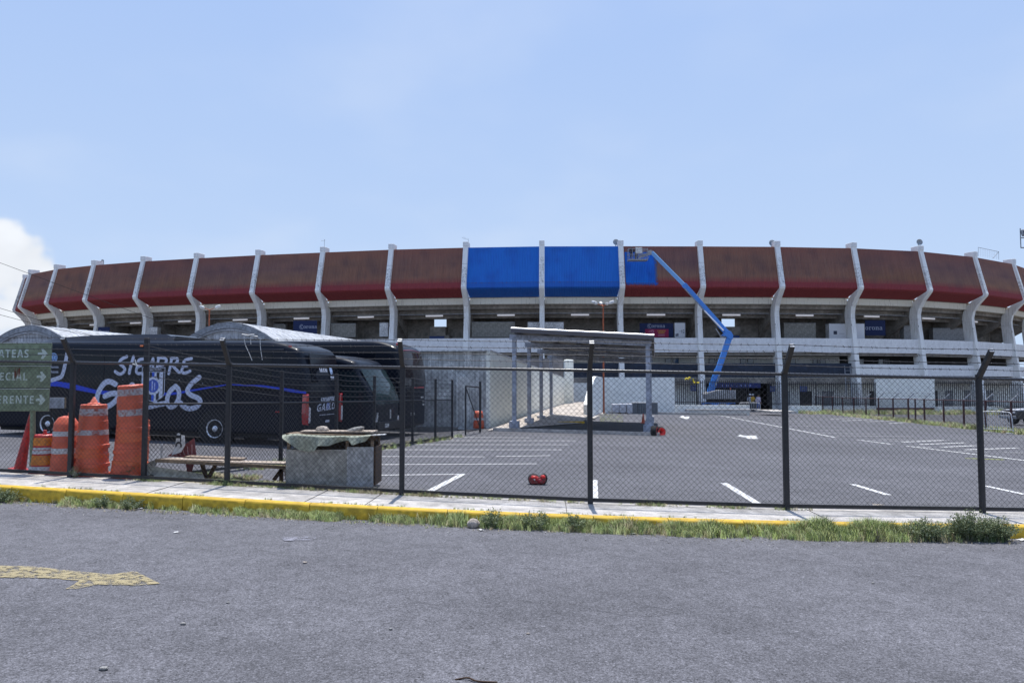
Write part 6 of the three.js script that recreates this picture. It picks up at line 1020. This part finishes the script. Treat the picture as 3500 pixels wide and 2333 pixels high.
// ------------------------------------------------------------------ grass and weeds
function tuftGeo(n, h, spread, sd) {
  let s = sd; const r = () => { s = (Math.imul(s, 1664525) + 1013904223) | 0; return (s >>> 0) / 4294967296; };
  const pos = [], idx = [], uv = [];
  for (let i = 0; i < n; i++) {
    const a = r() * 6.283, R = spread * Math.sqrt(r()), bx = R * Math.cos(a), bz = R * Math.sin(a), hh = h * (0.45 + 0.65 * r()), la = r() * 6.283, lean = hh * (0.15 + 0.65 * r() * r()), w = 0.0017 + 0.002 * r(), fa = r() * 3.14, wx = Math.cos(fa) * w, wz = Math.sin(fa) * w;
    const b = pos.length / 3; for (let k = 0; k < 3; k++) { const t = k / 2.6, c = bx + Math.cos(la) * lean * t * t, d = bz + Math.sin(la) * lean * t * t, y = hh * t * (1 - 0.18 * t); const q = 1 - 0.35 * k / 2; pos.push(c - wx * q, y, d - wz * q, c + wx * q, y, d + wz * q); uv.push(0, t, 1, t); }
    pos.push(bx + Math.cos(la) * lean, hh * 0.86, bz + Math.sin(la) * lean); uv.push(0.5, 1);
    idx.push(b, b + 1, b + 2, b + 1, b + 3, b + 2, b + 2, b + 3, b + 4, b + 3, b + 5, b + 4, b + 4, b + 5, b + 6);
  }
  const g = raw(pos, uv, idx), nn = g.attributes.normal; for (let i = 0; i < nn.count; i++) { const v = V(nn.getX(i), nn.getY(i), nn.getZ(i)).multiplyScalar(0.35).add(V(0, 1, 0)).normalize(); nn.setXYZ(i, v.x, v.y, v.z); } return g;
}
const grassMat = new THREE.MeshPhysicalMaterial({ color: 0xffffff, roughness: 0.75, side: THREE.DoubleSide, transmission: 0.3, thickness: 0 });
const greens = [[0.24, 0.32, 0.08], [0.29, 0.36, 0.095], [0.17, 0.26, 0.06], [0.28, 0.31, 0.11], [0.15, 0.225, 0.065]], straw = [[0.34, 0.29, 0.17], [0.42, 0.37, 0.24], [0.28, 0.25, 0.13]];
const tufts = [tuftGeo(22, 0.16, 0.05, 3), tuftGeo(22, 0.16, 0.06, 99)];
function grassPatch(name, label, n, where, dry = 0.12) {
  const list = []; let guard = 0; while (list.length < n && guard++ < n * 30) { const w = where(); if (w) list.push(w); }
  tufts.forEach((t, k) => {
    const mine = list.filter((_, i) => i % 2 === k), im = new THREE.InstancedMesh(t, grassMat, mine.length), m = new THREE.Matrix4(), q = new THREE.Quaternion();
    mine.forEach(([x, y, z, s, dr], i) => { q.setFromEuler(new THREE.Euler(rr(-0.15, 0.15), rr(0, 6.28), rr(-0.15, 0.15))); m.compose(V(x, y, z), q, V(s * rr(0.8, 1.3), s, s * rr(0.8, 1.3))); im.setMatrixAt(i, m); const pt = fbm(x * 1.1 + 4, z * 1.1, 2, 2); const c = rnd() < (dr ?? dry) * (1 + 3 * pt) ? straw[Math.floor(rnd() * 3)] : greens[Math.floor(rnd() * 5)], b = rr(0.75, 1.25); im.setColorAt(i, lin(c[0] * b, c[1] * b, c[2] * b)); });
    im.castShadow = im.receiveShadow = true; im.name = numbered(name); tag(im, k ? label + ', finer second growth' : label, 'grass', null, 'stuff'); scene.add(im);
  });
}
const xAt = (px) => { let x = (px - CX) / F * 11; for (let i = 0; i < 8; i++) x = (px - CX) / F * (kerbD(x) - 0.1); return x; };
{ // growth along the kerb: density and height follow the photographed clumps
  const clumps = [[0, 70, 0.35, 0.5], [70, 230, 0.03, 0.4], [230, 345, 0.7, 0.7], [345, 470, 0.35, 0.5], [470, 670, 0.06, 0.5], [670, 760, 0.4, 0.6], [760, 1000, 0.7, 0.62], [1000, 1170, 0.75, 0.68], [1170, 1270, 0.05, 0.5], [1270, 1400, 0.45, 0.7], [1400, 1500, 0.35, 0.7], [1500, 1610, 0.8, 1.0], [1610, 1900, 0.8, 0.85], [1900, 2100, 0.95, 0.85], [2100, 2500, 1.1, 0.92], [2500, 2700, 1.15, 1.0], [2700, 3100, 1.25, 1.25], [3100, 3250, 1, 1.1], [3250, 3420, 0.7, 1.1], [3420, 3440, 0.2, 0.6]].map(([a, b, d, h]) => [xAt(a), xAt(b), d, h]);
  const at2 = (x) => clumps.find((c) => x >= c[0] && x < c[1]);
  const x0 = xAt(0) - 1, x1 = xAt(3440);
  grassPatch('kerb_grass', 'green grass growing along the foot of the yellow kerb', 8500, () => { const x = rr(x0, x1), c = at2(x) ?? clumps[0], f = Math.max(0.12, 0.8 + 2.6 * fbm(x * 2.1, 3.3, 1, 4)); if (rnd() > c[2] * f * 0.8) return null; const o = -0.02 + 0.32 * rnd() * rnd() * (0.5 + c[2] * 0.5), d = kerbD(x) - 0.03 - o; return [x, roadY(x), -d, (c[3] * (1.15 - 1.7 * o) * rr(0.5, 1.2)) * (1 + 0.8 * fbm(x * 2.9, 9, 2, 3))]; });
  grassPatch('gutter_straw', 'dry pale grass litter in the gutter before the kerb', 900, () => { const x = rr(x0, x1), d = kerbD(x) - 0.18 - 0.28 * rnd() * rnd(); return [x, roadY(x) + 0.002, -d, rr(0.12, 0.3)]; }, 0.85);
  grassPatch('kerb_top_grass', 'thin grass in the joint behind the yellow kerb', 420, () => { const x = rr(x0, x1); if (fbm(x * 1.1, 7, 2) < 0.02) return null; const d = kerbD(x) + 0.16 + 0.04 * rnd(); return [x, plane(x, d), -d, rr(0.1, 0.3)]; }, 0.3);
  const fx = (px) => onG(px, 1700, plane).x;
  grassPatch('fence_foot_grass', 'grass growing along the bottom rail of the near fence', 2400, () => { const x = rr(fx(120), fx(2700)), t = fbm(x * 1.2, 1, 5) + (x > fx(430) && x < fx(1500) ? 0.15 : -0.05); if (t < -0.12 || rnd() > 0.45 + t * 2.5) return null; const d = fenceD(x) + rr(-0.10, 0.22); return [x, plane(x, d), -d, rr(0.12, 0.5) * (0.7 + 1.5 * Math.max(0, t))]; }, 0.4);
  const p0 = onG(540, 1640), p1 = onG(980, 1600);
  grassPatch('verge_grass', 'patchy dry grass behind the fence around the bench and box stand', 1900, () => { const x = rr(p0.x - 0.3, p1.x + 1.6), d = fenceD(x) + 0.1 + rr(0, 1.25) * (x > p1.x ? 0.35 : 1); if (fbm(x * 1.7, d * 1.7, 4) < -0.12) return null; return [x, gh(x, d) - 0.02, -d, rr(0.2, 0.65)]; }, 0.5);
  grassPatch('divider_grass', 'grass strip at the foot of the divider fence', 500, () => { const d = rr(15.5, 27.5), x = -6 + 0.28 * (d - 12.5) + rr(-0.25, 0.2); if (fbm(d * 0.8, 2, 6) < -0.08) return null; return [x, gh(x, d) - 0.02, -d, rr(0.4, 1.1)]; }, 0.3);
  const A = onG(2790, 1406), B = onG(3500, 1483);
  grassPatch('far_fence_grass', 'grass strip under the far bent post fence', 1500, () => { const k = rnd() ** 1.4, x = lerp(B.x, A.x, k) + rr(-0.5, 0.7), z = lerp(B.z, A.z, k) + rr(-0.3, 0.3); if (fbm(x * 0.5, z * 0.5, 3) < -0.1) return null; return [x, gh(x, -z) - 0.02, z, rr(1.0, 2.4)]; }, 0.3);
  grassPatch('stadium_verge', 'green verge in front of the picket plinths at right', 1800, () => { const x = rr(28, 55), d = rr(74, 80.5); if (fbm(x * 0.35, d * 0.5, 3) < -0.02) return null; return [x, gh(x, d) - 0.02, -d, rr(1.2, 3.0)]; }, 0.35);
  grassPatch('ramp_grass', 'green grass wedge beside the concrete strip by the ramp', 500, () => { const q = onG(rr(2050, 2130), rr(1408, 1442)); if (q.x < 4.1 + (q.z + 46) * -0.2) return null; return [q.x, gh(q.x, -q.z) - 0.02, q.z, rr(0.2, 0.5)]; }, 0.25);
}
{ // grit washed against the kerb
  const geo = new THREE.IcosahedronGeometry(0.006, 0), n = 1500, im = new THREE.InstancedMesh(geo, std([1, 1, 1], 1), n), m = new THREE.Matrix4();
  for (let i = 0; i < n; i++) { const x = rr(xAt(-50), xAt(3560)), d = kerbD(x) - 0.04 - 0.75 * rnd() ** 2.2, q = rr(0.4, 1.5); m.compose(V(x, roadY(x) + 0.003, -d), new THREE.Quaternion().setFromEuler(new THREE.Euler(rr(0, 3), rr(0, 3), 0)), V(q * 1.3, q * 0.7, q)); im.setMatrixAt(i, m); const c = rr(0.12, 0.55); im.setColorAt(i, lin(c, c * 0.93, c * 0.84)); }
  im.castShadow = im.receiveShadow = true; im.name = 'gutter_grit'; tag(im, 'loose grit and pale chips washed against the kerb', 'grit', null, 'stuff'); scene.add(im);
}
function weed(p, w, h, n, label, flowers = 0.03, mat = M.weedLeaf) {
  const g = thing('weed', label, 'plant', p), st = [], leaf = [[], [], []], fl = [[], [], []];
  for (let i = 0; i < n; i++) {
    const a = rr(0, 6.283), R = Math.sqrt(rnd()), tip = V(Math.cos(a) * R * w, h * (1 - 0.55 * R * R) * rr(0.55, 1.1), Math.sin(a) * R * Math.min(w, 0.22)), root = V(tip.x * 0.3, 0, tip.z * 0.3), m = root.clone().lerp(tip, 0.5); m.y += 0.1 * h;
    st.push(tube([root, m, tip], 0.0015, 5, 3));
    for (let k = 0; k < 20; k++) {
      const t = 0.15 + 0.85 * (k / 20), c = (t < 0.5 ? root.clone().lerp(m, t * 2) : m.clone().lerp(tip, t * 2 - 1)).add(V(rr(-0.02, 0.02), rr(-0.01, 0.015), rr(-0.02, 0.02))), fw = rnd() < flowers, L = fw ? 0.009 : rr(0.013, 0.028), d = V(rr(-1, 1), rr(-0.4, 0.9), rr(-1, 1)).normalize(), s = d.clone().cross(V(rr(-1, 1), rr(-1, 1), rr(-1, 1))).normalize(), T = fw ? fl : leaf, b = T[0].length / 3, e = c.clone().addScaledVector(d, L), l = c.clone().addScaledVector(d, L * 0.45).addScaledVector(s, L * 0.36), r2 = c.clone().addScaledVector(d, L * 0.45).addScaledVector(s, -L * 0.32);
      for (const q of [c, r2, e, l]) { T[0].push(q.x, q.y, q.z); T[1].push(0, 0); } T[2].push(b, b + 1, b + 2, b, b + 2, b + 3);
    }
  }
  part('stems', st, M.weedStem, g).userData.kind = 'stuff'; part('foliage', raw(...leaf), mat, g).userData.kind = 'stuff'; if (fl[0].length) part('flowers', raw(...fl), M.flower, g).userData.kind = 'stuff';
}
const kerbAt = (px, o = 0.12) => { const x = xAt(px), d = kerbD(x) - o; return V(x, roadY(x), -d); };
weed(kerbAt(30), 0.34, 0.2, 90, 'low dark leafy weed against the kerb at the left edge', 0.06);
weed(kerbAt(365), 0.2, 0.17, 45, 'small leafy weed with dry flowers left of the gutter paper', 0.1);
weed(kerbAt(465), 0.22, 0.2, 55, 'sparse leafy weed at the kerb just behind the gutter paper', 0.08);
weed(kerbAt(1685), 0.2, 0.25, 75, 'dark leafy weed just right of the gutter stone', 0.05);
weed(kerbAt(1832), 0.22, 0.25, 85, 'dark leafy weed between the gutter stone and the carport post', 0.05);
weed(kerbAt(1962), 0.17, 0.22, 60, 'leafy weed with pale flowers below the fence post under the carport', 0.1);
weed(kerbAt(3140, 0.16), 0.36, 0.30, 210, 'broad leafy weed with many pale flowers left of the big weed', 0.1);
weed(kerbAt(3290, 0.16), 0.36, 0.42, 300, 'tallest leafy weed in the gutter below the rightmost post', 0.04);
weed(kerbAt(3385, 0.16), 0.30, 0.33, 200, 'leafy weed at the right end of the gutter grass, by the bare kerb', 0.04);
{ const p = standAt(462, 1640); weed(p.clone().add(V(0, 0, 0.12)), 0.19, 0.42, 110, 'upright green bush behind the fence left of the white trough', 0.0, phys([0.075, 0.125, 0.035], 0.7, { side: THREE.DoubleSide, transmission: 0.25, thickness: 0 })); const q = standAt(968, 1572); weed(q.add(V(0, 0.0, -0.3)), 0.09, 0.45, 26, 'dry brown twiggy weed beside the left of the box stand', 0.0, std([0.14, 0.08, 0.06], 0.9, { side: THREE.DoubleSide })); const r = onG(262, 1630, plane); weed(r.add(V(0, 0, 0.06)), 0.10, 0.2, 24, 'pale dried weed at the foot of the leftmost fence post', 0.5); }

{ const a = onG(1555, 2322, roadF), b = onG(1700, 2331, roadF), m = a.clone().lerp(b, 0.5).add(V(0, 0.008, 0.02)); single('twig', tube([a, a.clone().lerp(b, 0.3).add(V(0, 0.012, -0.015)), m, b], 0.006, 16, 5), M.darkWood, 'thin dark twig at the bottom edge of the near asphalt', 'twig'); }
// ------------------------------------------------------------------ people
function person(label, p, turn, shirt, trousers, pose, hat) {
  const J = { hip: [0, 0.95, 0], chest: [0, 1.30, 0], neck: [0, 1.46, 0.01], head: [0, 1.62, 0.03] };
  const bones = [[[0, 0.98, 0], [0, 1.2, 0], 0.135, 0.13], [[0, 1.2, 0], [0, 1.36, 0], 0.14, 0.13], [[-0.12, 1.38, 0], [0.12, 1.38, 0], 0.09, 0.09], [[0, 1.38, 0], [0, 1.52, 0.01], 0.06, 0.055], [[0, 1.59, 0.01], [0, 1.66, 0.02], 0.095, 0.10], [[0, 1.55, 0.06], [0, 1.60, 0.08], 0.05, 0.05]];
  for (const s of [-1, 1]) {
    const st = pose.stride * s; bones.push([[0.09 * s, 0.95, 0], [0.1 * s, 0.5, 0.03 + st * 0.5], 0.095, 0.062], [[0.1 * s, 0.5, 0.03 + st * 0.5], [0.1 * s, 0.08, st], 0.06, 0.042], [[0.1 * s, 0.05, st - 0.03], [0.11 * s, 0.04, st + 0.14], 0.045, 0.035]);
    const e = pose.arms[s < 0 ? 0 : 1]; bones.push([[0.19 * s, 1.38, 0], [s * (0.19 + e[0]), 1.38 + e[1], e[2]], 0.055, 0.042], [[s * (0.19 + e[0]), 1.38 + e[1], e[2]], [s * (0.19 + e[3]), 1.38 + e[4], e[5]], 0.042, 0.03], [[s * (0.19 + e[3]), 1.38 + e[4], e[5]], [s * (0.19 + e[3]), 1.38 + e[4] - 0.1, e[5] + 0.02], 0.035, 0.028]);
  }
  const R = 84, S = 1.0, mc = new MarchingCubes(R, M.dark, false, false, 60000); mc.isolation = 0;
  const seg = (q, [a, b, r0, r1]) => { const ab = [b[0] - a[0], b[1] - a[1], b[2] - a[2]], ap = [q[0] - a[0], q[1] - a[1], q[2] - a[2]], t = Math.min(1, Math.max(0, (ap[0] * ab[0] + ap[1] * ab[1] + ap[2] * ab[2]) / (ab[0] ** 2 + ab[1] ** 2 + ab[2] ** 2))); return Math.hypot(ap[0] - ab[0] * t, ap[1] - ab[1] * t, ap[2] - ab[2] * t) - lerp(r0, r1, t); };
  for (let k = 0; k < R; k++) for (let j = 0; j < R; j++) for (let i = 0; i < R; i++) { const q = [(i / R * 2 - 1) * S, (j / R * 2 - 1) * S + 0.9, (k / R * 2 - 1) * S]; let d = 1; if (Math.abs(q[0]) < 0.7 && Math.abs(q[2]) < 0.7) { let s = 0; for (const b of bones) s += Math.exp(-seg(q, b) * 55); d = -Math.log(Math.max(s, 1e-20)) / 55; } mc.field[k * R * R + j * R + i] = -d; }
  mc.update(); const n = mc.count, pos = mc.positionArray.slice(0, n * 3), nor = mc.normalArray.slice(0, n * 3), col = new Float32Array(n * 3);
  for (let i = 0; i < n; i++) { const y = pos[i * 3 + 1] * S + 0.9, x = pos[i * 3], z = pos[i * 3 + 2]; const handish = Math.abs(x) > 0.2 && y < 0.98; const c = y > 1.63 || (y > 1.52 && z < -0.02) ? [0.02, 0.015, 0.012] : y > 1.47 || handish ? [0.28, 0.15, 0.09] : y > 0.97 ? shirt : y > 0.09 ? trousers : [0.02, 0.02, 0.02]; col.set(c, i * 3); pos[i * 3] *= S; pos[i * 3 + 1] = y; pos[i * 3 + 2] *= S; }
  const g = new THREE.BufferGeometry(); g.setAttribute('position', new THREE.BufferAttribute(pos, 3)); g.setAttribute('normal', new THREE.BufferAttribute(nor, 3)); g.setAttribute('color', new THREE.BufferAttribute(col, 3));
  const o = thing('person', label, 'person', p, turn); part('body', g, std([1, 1, 1], 0.85, { vertexColors: true }), o);
  if (hat && hat[0] < 0.2) o.scale.setScalar(0.84);
  if (hat) part('helmet', lathe([[0.125, 1.66], [0.115, 1.68], [0.108, 1.72], [0.08, 1.77], [0.001, 1.79]], 18).translate(0, 0, 0.02), std(hat, 0.4), o);
}
const relaxed = [[0.06, -0.28, 0.0, 0.08, -0.5, 0.1], [0.05, -0.28, -0.02, 0.07, -0.52, 0.06]], busy = [[0.08, -0.24, 0.12, 0.0, -0.2, 0.36], [0.08, -0.26, 0.08, 0.02, -0.26, 0.33]];
{ const y = -1.12, f = (px, d) => V(at(px, 1350, d).x, y, -d);
  person('person in hard hat and yellow vest by the dark entrance, right of the lift', f(2573, 82.6), 0.4, [0.55, 0.33, 0.04], [0.03, 0.04, 0.07], { stride: 0.06, arms: busy }, [0.7, 0.7, 0.68]);
  person('person in a pale shirt standing left of the yellow vest by the entrance', f(2564, 83), 2.6, [0.5, 0.53, 0.6], [0.03, 0.04, 0.08], { stride: 0.03, arms: relaxed }, [0.7, 0.7, 0.7]);
  person('person in a white and blue top standing behind the crowd barrier', f(2592, 81.8), 0.1, [0.55, 0.5, 0.6], [0.05, 0.09, 0.3], { stride: 0.05, arms: relaxed });
  const b = at(2160, 884, 81), c = at(2177, 884, 81), by = at(0, 890, 81).y + 0.05;
  person('person in dark clothes at the left end of the lift basket, facing the wall', V(b.x, by, -81.2), Math.PI, [0.03, 0.035, 0.05], [0.03, 0.03, 0.04], { stride: 0.02, arms: busy }, [0.1, 0.1, 0.14]);
  person('person in dark clothes standing in the lift basket above the control box', V(c.x, by, -81.25), Math.PI + 0.3, [0.05, 0.035, 0.03], [0.03, 0.03, 0.04], { stride: 0.02, arms: busy }, [0.06, 0.05, 0.05]);
}
{ // dark pickup whose front shows at the right edge
  const p = onG(3492, 1452), d = -p.z, g = thing('pickup_truck', 'black pickup truck nosing in at the right edge behind the far fence', 'truck', V(p.x, gh(p.x, d), p.z)), y = 0;
  const prof = [[-0.85, 0.42], [-0.9, 0.7], [-0.82, 0.98], [0.55, 1.06], [1.35, 1.66], [2.75, 1.68], [2.85, 1.08], [4.4, 1.08], [4.42, 0.5], [3.8, 0.42], [-0.2, 0.4]];
  part('body', prism(prof, 1.78, 0.06), M.carBlack, g); part('hood_edge', box(1.3, 0.03, 1.5, -0.15, 1.045, 0, 0, 0, 0.06), M.chrome, g);
  part('windshield', prism([[0.66, 1.1], [1.34, 1.6], [1.36, 1.58], [0.7, 1.08]], 1.6), M.glassDark, g); part('side_glass', prism([[0.85, 1.12], [1.4, 1.58], [2.65, 1.6], [2.7, 1.12]], 1.80), M.glassDark, g);
  for (const x of [0.02, 3.4]) for (const z of [0.78, -0.78]) { const t = lathe([[0.2, -0.11], [0.36, -0.12], [0.39, -0.06], [0.39, 0.06], [0.36, 0.12], [0.2, 0.11]], 28); t.rotateX(Math.PI / 2); t.translate(x, 0.39, z + Math.sign(z) * 0.05); const w = part('wheel', t, M.rubber, g); const r = lathe([[0.001, 0.05], [0.12, 0.05], [0.21, 0.02], [0.21, -0.05]], 20); r.rotateX(Math.sign(z) * Math.PI / 2); r.translate(x, 0.39, z + Math.sign(z) * 0.12); part('rim', r, M.fascia, w); }
  part('headlight', rbox(0.08, 0.14, 0.3, 0.03, -0.87, 0.86, 0.6), M.clearLens, g); part('headlight', rbox(0.08, 0.14, 0.3, 0.03, -0.87, 0.86, -0.6), M.clearLens, g); part('bumper', rbox(0.14, 0.2, 1.74, 0.04, -0.9, 0.55, 0), M.fascia, g);
}
renderer.render(scene, camera);
